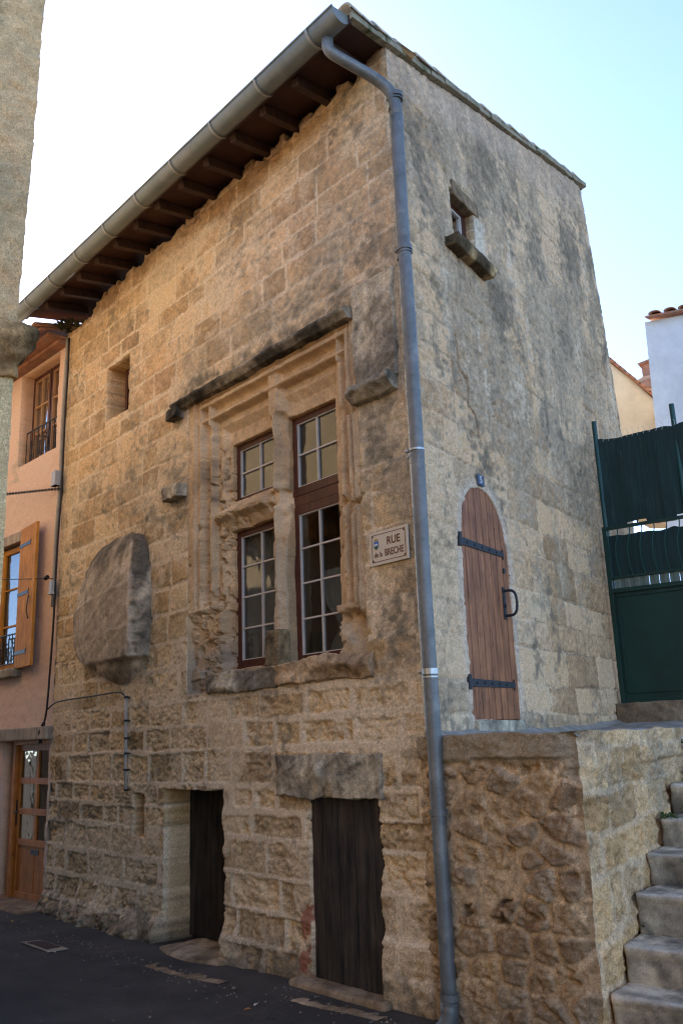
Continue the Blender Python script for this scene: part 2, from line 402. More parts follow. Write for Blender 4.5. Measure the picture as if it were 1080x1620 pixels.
M['plastic_grey'] = paint('grey_plastic', (.38, .38, .37), .5, .4, .08)
M['cable'] = paint('black_cable', (.02, .018, .016), .6, .3, .1)
M['conduit'] = paint('grey_conduit', (.36, .33, .28), .55, .35, .2)
M['green'] = paint('green_paint', (.004, .03, .02), .5, .35, .2, 0, 4, .0, (.006, .022, .014))
M['green_post'] = paint('green_post', (.006, .05, .042), .45, .4, .15)
M['concrete'] = stone_mat('stair_concrete', .5, .25)
M['sign'] = paint('enamel_sign', (.62, .53, .40), .35, .5, .05)
M['sign_ink'] = paint('brown_lettering', (.12, .035, .02), .45, .4, .05)
M['blue'] = paint('crest_blue', (.08, .16, .42), .4, .4, .05); M['crest_green'] = paint('crest_green', (.03, .09, .05), .4, .4, .05); M['white_ink'] = paint('white_ink', (.7, .7, .66), .4)
M['gold'] = paint('crest_gold', (.35, .25, .07), .4)
M['leaf'] = paint('weed_green', (.05, .10, .02), .7, .2, .4, 0, 30)
M['leaf_dark'] = paint('dry_creeper', (.035, .035, .018), .8, .2, .4, 0, 30)

# asphalt
def asphalt():
    m, nt, b = nmat('asphalt'); v = wpos(nt)
    c = mixrgb(nt, (.040, .033, .026), (.072, .059, .047), ramp(nt, noise(nt, v, 1.4, 6, .65), [(.4, 0.), (.65, 1.)]))
    c = mixrgb(nt, c, ramp(nt, noise(nt, v, 220, 2, .5), [(.3, .55), (.72, 1.6)]), .9, 'MULTIPLY')
    vo = N(nt, 'ShaderNodeTexVoronoi', Scale=1.1, feature='DISTANCE_TO_EDGE'); wv = N(nt, 'ShaderNodeVectorMath', operation='ADD'); nz = N(nt, 'ShaderNodeTexNoise', Scale=3.0, Detail=5.0); nt.links.new(v, nz.inputs['Vector']); nt.links.new(v, wv.inputs[0]); nt.links.new(nz.outputs['Color'], wv.inputs[1]); nt.links.new(wv.outputs[0], vo.inputs['Vector'])
    ck = ramp(nt, vo.outputs['Distance'], [(.0, .45), (.012, 1.0), (1.0, 1.0)]); c = mixrgb(nt, c, ck, ramp(nt, noise(nt, v, .8, 2), [(.45, 0.), (.55, 1.)]), 'MULTIPLY')
    nt.links.new(c, b.inputs['Base Color']); b.inputs['Roughness'].default_value = .85; b.inputs['Specular IOR Level'].default_value = .3
    bump(nt, b, noise(nt, v, 160, 4, .7), .6, .006); return m
M['asphalt'] = asphalt()

# ------------------------------------------------------------------ ground
mb = MB(); mb.hexa([(-400, -400, -.5), (400, -400, -.5), (400, 400, -.5), (-400, 400, -.5), (-400, -400, 0), (400, -400, 0), (400, 400, 0), (-400, 400, 0)])
tag(mb.build('street', M['asphalt']), kind='structure')
# higher ground behind the gate and beyond the head of the stairs
q = [TS.pt(2.45, 1.55, .0), TS.pt(2.45, 1.55, 6), TS.pt(40, 1.55, 30), TS.pt(40, 1.55, -1.0), ]
mb = MB(); mb.prism([TS.pt(2.47, 1.6, -.02), TS.pt(2.47, 1.6, 9), TS.pt(60, 1.6, 40), TS.pt(60, 1.6, -1.0)], np.array([0, 0, -1.7]))
tag(mb.build('upper_ground', M['asphalt']), kind='structure')

# ================================================================== the old stone house
CF = Courses(3, -.3, 7.2, (.19, .30), -.2, 5.9, (.28, .66))
CS = Courses(8, 1.2, 8.8, (.22, .34), -.3, 6.0, (.34, .72))
house = thing('stone_house', 'old weathered stone house with mullioned Renaissance window, zinc gutter and arched side door', 'house', FR.pt(2.6, 0, -1.5))

TOPP = [(-.2, 6.96), (.03, 6.93), (.18, 6.90), (.57, 6.88), (.99, 6.88), (1.42, 6.86), (1.81, 6.90), (2.16, 6.89), (2.46, 6.88), (3.35, 6.88), (4.18, 6.80), (5.0, 6.73), (5.51, 6.66), (5.8, 6.64)]
_tu, _tz = zip(*TOPP)
SW = (4.05, 4.58, 5.15, 5.79)                  # small window near the top left
WN = (.46, 2.84, 2.06, 4.84)                   # opening filled by the carved surround
D1 = (2.26, 3.20, -.35, 1.262)                 # small left doorway
D2 = (.43, 1.165, -.35, 1.246)                 # black cellar doorway
SL = (3.55, 3.77, .83, 1.21)                   # slot
def jag(U, Z, a=.02, s=1): return fbm(U * 7, Z * 7, 4, s) * a
def front_solid(U, Z):
    j = jag(U, Z, .028)
    top = np.interp(U, _tu, _tz) + .10 * fbm(U * 3.5, U * 0, 4, 7, .7) + .035 * np.sign(vn(U * 6, U * 0, 3)) - Z
    d1 = rect(U, Z, *D1) + np.where(U < 2.6, j * 1.3, j * .3); d2 = rect(U, Z, *D2) + np.where(U < .8, j * 1.6 + .02 * vn(Z * 4, Z * 0, 5), j * .5)
    return np.minimum.reduce([top, d1, d2, rect(U, Z, *WN), rect(U, Z, *SW) + j * .6, rect(U, Z, *SL) + j * .5])
def mort(U, Z, C, wob=.03):
    Uw = U + wob * .5 * fbm(U * 2.3, Z * 2.3, 3, 21); Zw = Z + wob * .6 * fbm(U * 1.7, Z * 2.1, 3, 22) + .008 * fbm(U * 14, Z * 14, 2, 23)
    d, hh = C.field(Uw + .008 * fbm(U * 18, Z * 18, 3, 24), Zw)
    return d + .011 * fbm(U * 16, Z * 16, 4, 25, .65) + .012 * fbm(U * 4, Z * 4, 3, 26), hh
def front_parts(U, Z):
    d, hh = mort(U, Z, CF)
    ero = sm(3.2, 1.4, Z + .5 * fbm(U * .8, Z * .8, 2, 31)) * sm(5.9, 4.0, U * .6) ; ero = np.clip(ero + .35 * blob(U, Z, .1, 1.0, .5, 1.2) + .25 * blob(U, Z, 2.6, 2.1, .6, .25), 0, 1)
    w = .013 + .016 * sm(-.2, .5, fbm(U * 1.5, Z * 1.5, 3, 33)) + .008 * ero
    m = sm(w, w - .007, d)                     # mortar mask
    smear = np.maximum(sm(.05, .22, fbm(U * 1.6, Z * 2.1, 4, 36) + .30 * fbm(U * 12, Z * 12, 4, 37)) * .85, .5 * sm(.1, .3, fbm(U * 4, Z * 4, 4, 38)))   # mortar spread over stones
    return d, hh, ero, m, smear
def front_h(U, Z):
    d, hh, ero, m, smear = front_parts(U, Z)
    blk = hh[..., 0] * (.005 + .008 * ero) - .010 * ero
    rough = fbm(U * 11, Z * 14, 6, 41, .62) * (.008 + .020 * ero)
    strata = np.abs(fbm(U * 5 + hh[..., 1] * 9, Z * 24 + hh[..., 2] * 9 + 1.2 * fbm(U * 6, Z * 6, 3, 43), 3, 42)) * -.026 * ero * (hh[..., 1] > -.1)
    pm_ = sm(.0, .35, fbm(U * 1.1, Z * 1.1, 3, 49)); pit = -np.maximum(fbm(U * 26, Z * 34, 4, 45) - .22, 0) * (.015 + .09 * ero) * (.25 + pm_)
    edge = -.006 * np.exp(-(d / .018) ** 2) * (1 - m)
    st = blk + rough + strata + pit + edge
    mt = fbm(U * 13, Z * 13, 4, 46) * .004 - .005 * (1 - ero) - .002
    h = st * (1 - m) + mt * m
    sp = smear * (1 - .3 * ero); h = h * (1 - sp) + (.002 + fbm(U * 8, Z * 8, 4, 47) * .006) * sp
    h = h + .012 * fbm(U * .9, Z * .9, 2, 48)
    hf = fbm(U * 30, Z * 34, 3, 56, .8); h = h + hf * (.0025 + .0035 * ero) * (1 - .5 * m)
    h = h + (.15 + .10 * fbm(U * 4, Z * 6, 5, 55, .65)) * sm(.36, -.05, Z + .16 * fbm(U * 2.5, Z * 3, 4, 50)) * sm(1.2, 2.6, U) * (rect(U, Z, *D1) > .02)      # spreading foot of the wall
    h = h + .035 * sm(.40, .36, Z + .02 * fbm(U * 6, Z * 6, 2, 51)) * (U < .42)
    h = h - .07 * sm(.12, -.02, Z - 6.78 + .12 * fbm(U * 3.5, Z * 3.5, 3, 52)) * 0
    h = h + (-.05 * np.maximum(fbm(U * 6, Z * 9, 4, 53), 0)) * sm(6.72, 6.85, Z + .15)
    h = h - .016 * blob(U, Z, 3.35, 5.9, .45, .10) * (1 + fbm(U * 12, Z * 25, 3, 54))
    return h
TAN = np.array([.49, .36, .215]); OCH = np.array([.36, .245, .13]); PALE = np.array([.62, .48, .32]); ROSE = np.array([.48, .32, .20])
GREY = np.array([.27, .23, .175]); DARKG = np.array([.105, .09, .068]); BLACK = np.array([.035, .033, .03]); MORT = np.array([.62, .50, .37])
def stone_base(hh, U, Z, warm):
    c = mix(TAN, OCH, np.clip(.5 + .7 * hh[..., 0], 0, 1)); c = mix(c, PALE, np.clip(hh[..., 1] * .7, 0, 1))
    c = mix(c, ROSE, np.clip(warm * (.4 + .5 * fbm(U * 1.3, Z * 1.3, 3, 61)), 0, 1))
    return c * (1 + .26 * hh[..., 2] + .22 * fbm(U * 5, Z * 7, 5, 62, .6) + .30 * np.minimum(fbm(U * 19, Z * 23, 3, 65), .1))[..., None]
def front_c(U, Z, H):
    d, hh, ero, m, smear = front_parts(U, Z)
    c = stone_base(hh, U, Z, sm(3.2, 5.5, Z) * .9 + .2)
    c = c * (1 + np.clip(H * 9, -.45, .25))[..., None] if False else c
    br = fbm(U * 2.2, Z * 2.2, 5, 63); fine = fbm(U * 16, Z * 20, 4, 64)
    c = mix(c, MORT * (1 + .12 * fine[..., None]), np.clip(m * .85 + smear * .6, 0, .9))
    # lichen and soot
    g = sm(.9, -.3, U - (Z - 2.6) * .27) * sm(2.5, 3.3, Z) * sm(6.8, 5.6, Z + U * .4)
    g = np.maximum(g, .9 * np.exp(-((Z - 5.15) / .45) ** 2) * sm(3.6, 2.6, U))
    g = np.maximum(g, .8 * blob(U, Z, .9, 5.35, 1.1, .8)); g = np.maximum(g, .55 * blob(U, Z, 3.5, 4.3, .9, .55)); g = np.maximum(g, .5 * blob(U, Z, 3.3, 4.9, .8, .4))
    g = np.maximum(g, .55 * blob(U, Z, 2.2, 5.9, .5, .5)); g = np.maximum(g, .5 * sm(.35, .0, U) * (Z > 1.5)); g = np.maximum(g, .45 * blob(U, Z, 4.2, 5.2, .7, .5))
    gm = np.clip(g * 1.0 + br * .9 + fine * .6 - .26, 0, 1) * .85
    c = mix(c, GREY * (1 + .3 * br[..., None] + .35 * fine[..., None]), gm)
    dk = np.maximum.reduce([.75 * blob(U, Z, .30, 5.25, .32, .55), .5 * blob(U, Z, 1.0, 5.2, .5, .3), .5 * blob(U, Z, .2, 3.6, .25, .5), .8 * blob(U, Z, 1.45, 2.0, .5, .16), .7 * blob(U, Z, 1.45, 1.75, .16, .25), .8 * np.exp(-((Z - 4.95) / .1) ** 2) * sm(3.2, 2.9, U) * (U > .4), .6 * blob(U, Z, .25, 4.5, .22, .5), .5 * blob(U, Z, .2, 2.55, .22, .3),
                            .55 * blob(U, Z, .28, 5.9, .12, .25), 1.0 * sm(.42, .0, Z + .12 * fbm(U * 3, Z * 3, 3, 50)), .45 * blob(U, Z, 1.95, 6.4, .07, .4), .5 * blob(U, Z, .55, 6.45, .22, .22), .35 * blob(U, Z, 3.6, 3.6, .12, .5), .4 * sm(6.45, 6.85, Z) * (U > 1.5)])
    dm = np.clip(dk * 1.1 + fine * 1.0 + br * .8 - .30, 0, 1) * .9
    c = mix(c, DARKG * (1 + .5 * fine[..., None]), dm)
    og = np.clip(.9 * sm(6.25, 6.7, Z) * sm(.4, 1.0, U) + .6 * blob(U, Z, .62, 6.2, .2, .5) + .6 * blob(U, Z, 3.35, 5.92, .45, .12) + br * .5 - .45, 0, 1) * .7
    c = mix(c, np.array([.36, .19, .10]), og)
    bk = np.clip(rect(U, Z, 1.16, 1.30, .05, .5) * -60 + fine * 3, 0, 1) * (vn(U * 14, Z * 16, 71) > -.2); c = mix(c, np.array([.26, .07, .045]), bk * .8)   # brick patch by the cellar door
    c = c * np.clip(1 + .30 * fbm(U * 30, Z * 34, 3, 56, .8) + .10 * fbm(U * 9, Z * 11, 3, 57), .35, 1.7)[..., None]
    c = c * np.array([1.0, .98, .90])
    # browner and darker towards the foot
    c = mix(c, np.array([.17, .125, .085]), .25 * sm(1.2, -.1, Z))
    return c
def corner_h(z): return .016 + .014 * fbm(z * 3.1, z * 0, 4, 77) + .010 * (vn(z * 3.7, z * 0, 5) > .2)
def bend_front(U, Z, H, V):
    w = np.exp(-((U - CU) / .03) ** 2)[:, None]; n = (nF + nS); n = n / np.linalg.norm(n)
    base = V - H[:, None] * nF; return (1 - w) * V + w * (base - corner_h(Z)[:, None] * n)
def bend_side(U, Z, H, V):
    w = np.exp(-((U) / .03) ** 2)[:, None]; n = (nF + nS); n = n / np.linalg.norm(n)
    base = V - H[:, None] * nS; return (1 - w) * V + w * (base - corner_h(Z)[:, None] * n)
def front_deep(u, z): return np.where(z < 1.6, .42, np.where(z > 6.2, .35, .28)) * np.where((u > 3.5) & (u < 3.8) & (z < 1.3), .4, 1)
wall('front_wall', FR, CU, 5.64, -.25, 7.05, .0105, front_solid, front_h, front_c, M['stone'], house, front_deep, bend_front)

# ---- side wall
VP_ = [SD.px(*p) for p in [(607, 75), (640, 95), (700, 135), (780, 190), (850, 245), (917, 295)]]
_vs, _vz = [p[0] for p in VP_], [p[1] for p in VP_]
_vs[0] = -.3; _vz[0] = VP_[0][1] - .1
slope = (_vz[-1] - _vz[1]) / (_vs[-1] - _vs[1])
def zroof(s): return _vz[-1] + slope * (s - _vs[-1])          # underside of the roof above the side wall
FAR = [SD.px(*p) for p in [(917, 295), (922, 325), (941, 440), (966, 577), (983, 683)]]
_fs, _fz = [p[0] for p in FAR][::-1], [p[1] for p in FAR][::-1]
_wt = SD.px(713, 300); _wb = SD.px(718, 388)
A_D = [SD.px(*p) for p in [(728, 840), (806, 870), (748, 1140), (823, 1138), (757, 771)]]
du0, du1 = (A_D[0][0] + A_D[2][0]) / 2, (A_D[1][0] + A_D[3][0]) / 2
dz0, dz1 = A_D[2][1], A_D[4][1]
SWD = (_wt[0] - .03, _wt[0] + .42, _wb[1] + .0, _wt[1] + .02)
CRK = [SD.px(*p) for p in [(722, 530), (727, 585), (738, 600), (741, 640), (752, 660), (757, 690)]]
CRK2 = [SD.px(*p) for p in [(757, 690), (775, 720), (782, 760)]]
def arch(U, Z, g=0):
    c = (du0 + du1) / 2; r = (du1 - du0) / 2; zs = dz1 - r * 1.12
    lo = rect(U, Z, du0, du1, dz0 - g, zs); up_ = (np.hypot((U - c), (Z - zs) / 1.12) - r)
    return np.minimum(lo, np.where(Z > zs - .02, up_, 9))
def side_solid(U, Z):
    top = np.interp(U, [-.3, 6], [zroof(-.3), zroof(6)]) + .012 * fbm(U * 6, U * 0, 3, 5) - Z
    far = np.interp(Z, _fz, _fs) + .02 * fbm(Z * 4, Z * 0, 3, 9) - U
    return np.minimum.reduce([top, far, arch(U, Z) + jag(U, Z, .022, 4), rect(U, Z, *SWD) + jag(U, Z, .01, 6)])
def side_parts(U, Z):
    d, hh = mort(U, Z, CS, .05)
    w = .004 + .014 * sm(-.1, .5, fbm(U * 1.5, Z * 1.5, 3, 133)); m = sm(w, w - .006, d)
    smear = sm(-.05, .22, fbm(U * 1.3, Z * 1.3, 4, 136) + .35 * fbm(U * 12, Z * 12, 3, 137) + .30 * sm(4.0, 6.0, Z) - .20)
    return d, hh, m, smear
def side_h(U, Z):
    d, hh, m, smear = side_parts(U, Z)
    st = hh[..., 0] * .006 + fbm(U * 11, Z * 14, 5, 141) * .009 - np.maximum(fbm(U * 25, Z * 28, 4, 145) - .28, 0) * .05 * (.2 + sm(-.1, .3, fbm(U, Z, 3, 149))) - .005 * np.exp(-(d / .015) ** 2)
    h = st * (1 - m) + (fbm(U * 13, Z * 13, 4, 146) * .004 - .012) * m
    h = h * (1 - smear * .6) + smear * .6 * (.003 + fbm(U * 7, Z * 7, 5, 147) * .010)
    h = h + .02 * fbm(U * .7, Z * .7, 2, 148) + .0045 * fbm(U * 26, Z * 30, 3, 156, .8)
    h = h - .03 * np.exp(-(segd(U + .012 * fbm(Z * 14, Z * 0, 2, 2), Z, CRK) / .012) ** 2) - .006 * np.exp(-(segd(U, Z, CRK2) / .007) ** 2)
    return h
def side_c(U, Z, H):
    d, hh, m, smear = side_parts(U, Z)
    c = stone_base(hh, U, Z, .1 + 0 * U) * np.array([1.16, 1.04, .90]); br = fbm(U * 1.9, Z * 1.5, 5, 163); fine = fbm(U * 14, Z * 17, 4, 164)
    streak = fbm(U * 3.6, Z * 1.5, 5, 165, .62)
    c = mix(c, MORT * np.array([1.05, .97, .86]) * (1 + .14 * fine[..., None]), np.clip(m * (.75 - .4 * sm(4.2, 5.5, Z)) + smear * .5, 0, .9))
    thin = np.exp(-(d / .007) ** 2) * (fbm(U * 2, Z * 2, 3, 171) > -.25); c = mix(c, np.array([.15, .12, .085]), thin * .75)
    blk = np.clip(hh[..., 1] * 1.4, -1, 1) * sm(5.0, 3.8, Z); c = c * (1 + .24 * blk)[..., None]
    pl = sm(2.5, 1.2, U + .5 * br) * sm(4.2, 3.3, Z) * .35; c = mix(c, np.array([.55, .48, .38]), pl)
    g = sm(3.2, 5.2, Z + .30 * U) * .95; g = np.maximum(g, .4 * sm(1.8, .6, U) * sm(2.4, 3.4, Z)); g = np.maximum(g, .8 * blob(U, Z, 1.6, 5.2, .6, .6)); g = np.maximum(g, .35 * blob(U, Z, 3.2, 3.6, 1.0, .5))
    g = np.maximum(g, .6 * blob(U, Z, 2.1, 2.7, .5, .09)); g = np.maximum(g, .5 * blob(U, Z, 1.9, 2.4, .1, .5))
    gm = np.clip(g * 1.25 + br * 1.1 + streak * 1.1 + fine * .9 - .30, 0, 1) * .94
    c = mix(c, np.array([.32, .262, .19]) * (1 + .3 * br[..., None] + .6 * fine[..., None]), gm)
    lt = np.clip(fbm(U * 5, Z * 1.3, 5, 168, .65) * 2.2 + fine * 1.2 - .55, 0, 1) * sm(3.4, 5.0, Z) * .8; c = mix(c, np.array([.56, .50, .41]), lt)
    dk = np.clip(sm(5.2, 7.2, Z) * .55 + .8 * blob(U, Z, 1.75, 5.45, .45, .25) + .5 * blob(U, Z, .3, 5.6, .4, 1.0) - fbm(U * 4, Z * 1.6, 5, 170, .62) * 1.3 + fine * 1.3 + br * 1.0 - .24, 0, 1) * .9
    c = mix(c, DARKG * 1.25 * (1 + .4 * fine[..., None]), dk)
    tp = sm(.5, .25, np.interp(U, [-.3, 6], [zroof(-.3), zroof(6)]) - Z + .25 * br) * .55; c = mix(c, np.array([.40, .33, .285]) * (1 + .2 * br[..., None]), tp)   # cement band under the verge
    lum = (c @ np.array([.35, .5, .15]))[..., None]; c = (c * .6 + .4 * lum * np.array([1.12, 1.0, .80])) * np.array([1.13, .98, .83])
    rim = np.exp(-(np.maximum(arch(U, Z), 0) / .07) ** 2); c = mix(c, np.array([.50, .39, .29]) * (1 + .2 * fine[..., None]), rim * .8)
    ck = np.exp(-(segd(U + .01 * fbm(Z * 14, Z * 0, 2, 2), Z, CRK) / .016) ** 2); c = mix(c, np.array([.16, .08, .035]), ck * .95)
    sw_ = np.exp(-(np.maximum(rect(U, Z, SWD[0], SWD[1] + .15, SWD[2], SWD[3] - .1), 0) / .06) ** 2) * (U > SWD[1]); c = mix(c, np.array([.58, .50, .38]), sw_ * .7)
    c = mix(c, DARKG * 1.5, np.clip(.6 * sm(1.95, 1.65, Z) + fine * .4 - .2, 0, .7))
    c = c * np.clip(1 + .38 * fbm(U * 26, Z * 30, 3, 156, .8) + .12 * fbm(U * 8, Z * 8, 3, 157), .35, 1.75)[..., None]
    return c
wall('side_wall', SD, 0, 5.75, -.02, 8.75, .0125, side_solid, side_h, side_c, M['stone'], house, lambda u, z: np.where(z > 5.2, .22, .07) + 0 * u, bend_side, lay=4)
# hidden rear walls close the volume
far_b = SD.pt(5.0, 0, -.02); 
mb = MB(); back0 = SD.pt(4.95, 0, -.05); 
mb.prism([SD.pt(4.9, 0, -.3), SD.pt(4.9, zroof(4.8) - .02, -.3), SD.pt(4.9, zroof(4.8) - .02, -.3) + dL * 5.3, SD.pt(4.9, 0, -.3) + dL * 5.3], dR * .25)
mb.prism([PK - nF * .4 - dL * .3, PK - nF * .4 - dL * .3 + Zv * 6.6, SD.pt(4.9, zroof(4.8) - .02, -.1) + dL * 5.4, SD.pt(4.9, 0, -.1) + dL * 5.4], dL * .2)
mb.build('rear_wall', M['cream'], house)

# ---- roof: deck, tiles, soffit, rafters
def roofp(u, s, dz=0): # u along the front, s up the slope along the side wall direction
    return K2 + dL * u + dR * s + Zv * (zroof(s) + dz)
mb = MB(); s0, s1, ua, ub = -.50, 5.0, 0.035, 5.95
mb.hexa([roofp(ua, s0, .015), roofp(ub, s0, .015), roofp(ub, s1, .015), roofp(ua, s1, .015), roofp(ua, s0, .05), roofp(ub, s0, .05), roofp(ub, s1, .05), roofp(ua, s1, .05)])
mb.build('roof_deck', M['soffit'], house)
def tiles(name, fn, nu, s0, s1, pitch, r, mat, parent, lap=.34, seed=3, off=0):
    """barrel tiles: overlapping tapered half rounds in columns"""
    mb = MB(); rg = random.Random(seed)
    for c in range(nu):
        s = s0
        while s < s1:
            j = rg.uniform(-.012, .012); L = lap + .07; ra, rb = r * 1.04, r * .90
            rings = []
            for (t, rr, dz) in ((0, ra, .014), (L, rb, .0)):
                ring = []
                for side in (0, 1):
                    q = rr - (.016 if side else 0)
                    ring.append([mb.bm.verts.new(tuple(fn(off + (c + .5) * pitch + j + q * math.cos(math.pi * k / 8), s + t, dz + q * math.sin(math.pi * k / 8) * .85))) for k in range(9)])
                rings.append(ring)
            (oa, ia), (ob, ib) = rings
            for k in range(8):
                mb.bm.faces.new([oa[k], oa[k + 1], ob[k + 1], ob[k]]); mb.bm.faces.new([ia[k], ia[k + 1], ib[k + 1], ib[k]])
                mb.bm.faces.new([oa[k], oa[k + 1], ia[k + 1], ia[k]]); mb.bm.faces.new([ob[k], ob[k + 1], ib[k + 1], ib[k]])
            s += lap + rg.uniform(-.01, .01)
    return mb.build(name, mat, parent, smooth=True)
tiles('roof_tiles', lambda u, s, z: roofp(u, s, .055 + z), 24, -.56, 4.55, .24, .10, M['tile_pale'], house, off=-.06)
# pale bedding course under the verge tiles
rgv = random.Random(4); mb = MB(); n = 22
for i in range(n):
    a = -.52 + i * 5.5 / n; b = a + 5.5 / n - .006; e = .035 + rgv.uniform(-.012, .012)
    mb.hexa([roofp(-e, a, .012), roofp(.033, a, .012), roofp(.033, b, .012), roofp(-e, b, .012), roofp(-e, a, .07), roofp(.033, a, .07), roofp(.033, b, .07), roofp(-e, b, .07)])
mb.build('verge_course', paint('mossy_course', (.30, .26, .18), .95, .1, .4, 0, 12, .3, (.08, .10, .04)), house, .004)
for i in range(13):
    u = .28 + i * .43
    mb = MB(); a = roofp(u, -.47, -.035) ; b = roofp(u, .12, -.035)
    mb.bar(a, b, .07, .09); mb.build('rafter', M['rafter'], house, .004)
mb = MB(); mb.hexa([roofp(.0, -.52, -.02), roofp(5.95, -.52, -.02), roofp(5.95, -.495, -.02), roofp(.0, -.495, -.02), roofp(.0, -.52, .06), roofp(5.95, -.52, .06), roofp(5.95, -.495, .06), roofp(.0, -.495, .06)])
mb.build('fascia_board', M['rafter'], house)
# ---- gutter
GO = .565; GZ = FR.px(525, 35, GO)[1] + .012; gu0 = FR.px(545, 62, GO)[0] + .02; gu1 = FR.px(26, 505, GO)[0]
gr = .095
mb = MB(); mb.tube([FR.pt(gu0, GZ - .0, GO), FR.pt(gu1, GZ - .0, GO)], gr, 18, False, .5, 0.0, up=Zv)
mb.tube([FR.pt(gu0, GZ, GO), FR.pt(gu1, GZ, GO)], gr - .004, 18, False, .5, 0.0, up=Zv)
mb.tube([FR.pt(gu0, GZ, GO + gr), FR.pt(gu1, GZ, GO + gr)], .011, 8)
for uu in (gu0, gu1):                          # end stops
    ring = [FR.pt(uu, GZ - gr * math.sin(math.pi * k / 14), GO + gr * math.cos(math.pi * k / 14)) for k in range(15)]
    mb.prism(ring, dL * .004)
gut = mb.build('gutter', M['zinc'], house, smooth=False)
for i in range(9):
    uu = gu0 + .28 + i * (gu1 - gu0 - .4) / 8.6
    mb = MB(); mb.tube([FR.pt(uu, GZ, GO), FR.pt(uu + .025, GZ, GO)], gr + .012, 18, False, .5, 0.0, up=Zv); mb.tube([FR.pt(uu, GZ, GO), FR.pt(uu + .025, GZ, GO)], gr - .002, 18, False, .5, 0.0, up=Zv)
    for k in range(0): pass
    mb.build('gutter_bracket', M['zinc_light'], gut)
# ---- downpipe
pu, po = -.175, .062
def PP(x, y, o=po): u, z = FR.px(x, y, o); return FR.pt(u, z, o)
zt = FR.px(625, 160, po)[1]
pp = []
ptop = FR.pt(*[FR.px(521, 72, .52)[0], GZ - .085, .54]); 
ctrl = [ptop, ptop - Zv * .10, ptop * .86 + PP(626, 150) * .14 - Zv * .09, ptop * .12 + PP(622, 142) * .88 , FR.pt(pu, zt - .02, po), FR.pt(pu, zt - .16, po)]
def bez(P, n=14):
    out = []
    m = [(a + b) / 2 for a, b in zip(P[:-1], P[1:])]
    out.append(P[0]); 
    for i in range(1, len(P) - 1):
        for k in range(n + 1):
            t = k / n; out.append((1 - t) ** 2 * m[i - 1] + 2 * t * (1 - t) * P[i] + t * t * m[i])
    out.append(P[-1]); return [p for i, p in enumerate(out) if i == 0 or np.linalg.norm(p - out[i - 1]) > 1e-4]
mb = MB(); mb.tube(bez(ctrl), .044, 18)
rgp = random.Random(2); zs = np.linspace(zt - .14, .12, 60)
mb.tube([FR.pt(pu + .004 * float(vn(z * 1.1, 0, 3)) + (.012 if z < .6 else 0) * (.6 - z), z, po + .006 * float(vn(z * 1.3, 0, 9))) for z in zs], .046, 20)
mb.tube(bez([FR.pt(pu + .006, .14, po), FR.pt(pu + .006, .03, po), FR.pt(pu + .07, -.05, po + .05)]), .052, 18)
pipe = mb.build('downpipe', M['pipe'], house, smooth=True)
for (x, y) in ((628, 150), (640, 393), (682, 1062), (693, 1285), (701, 1575)):
    z = FR.px(x, y, po)[1]; mb = MB(); mb.tube([FR.pt(pu, z - .018, po), FR.pt(pu, z + .018, po)], .055, 20); mb.tube([FR.pt(pu, z - .04, po), FR.pt(pu, z - .03, po)], .053, 20)
    if y in (150, 393, 1062): mb.bar(FR.pt(pu + .05, z, po - .01), FR.pt(-.03, z, -.01), .012, .018); mb.tube([FR.pt(pu + .05, z, po + .02), FR.pt(pu + .075, z, po + .02)], .012, 8)
    mb.build('pipe_collar', M['steel_band'] if y == 1062 else M['pipe'], pipe)
z = FR.px(662, 711, po)[1]; mb = MB(); mb.tube([FR.pt(pu, z - .007, po), FR.pt(pu, z + .007, po)], .053, 20); mb.bar(FR.pt(pu + .04, z, po), FR.pt(-.02, z, -.01), .012, .014); mb.tube([FR.pt(pu + .045, z, po + .03), FR.pt(pu + .075, z, po + .03)], .013, 8); mb.build('pipe_clip', M['steel_band'], pipe)

# ---- carved window surround (a worn relief with the two lights cut through it)
LL = (1.635, 2.30, 2.25, 4.27); LT = (3.46, 3.72)          # left light and its stone transom
RL = (.865, 1.475, 2.22, 4.28)
def sur_solid(U, Z):
    j = jag(U, Z, .010, 12)
    a = rect(U, Z, LL[0], LL[1], LT[1], LL[3]); b = rect(U, Z, LL[0] - .0, LL[1], LL[2], LT[0]); c = rect(U, Z, *RL)
    big = .02 * np.maximum(vn(Z * 3.2, U * 0, 31), 0) * (U < 1.7) * (U > 1.3) * (Z < 3.1)
    return np.minimum.reduce([a, b + j - big, c + j - big * .6])
_t = [0, .012, .02, .055, .065, .105, .115, .135, .20, .215, .255, .27, .34, .38, .42, .46, 1.0]
_h = [-.004, .004, -.010, -.045, -.012, -.006, -.055, -.075, -.075, -.035, -.030, -.085, -.075, -.095, -.115, -.120, -.120]
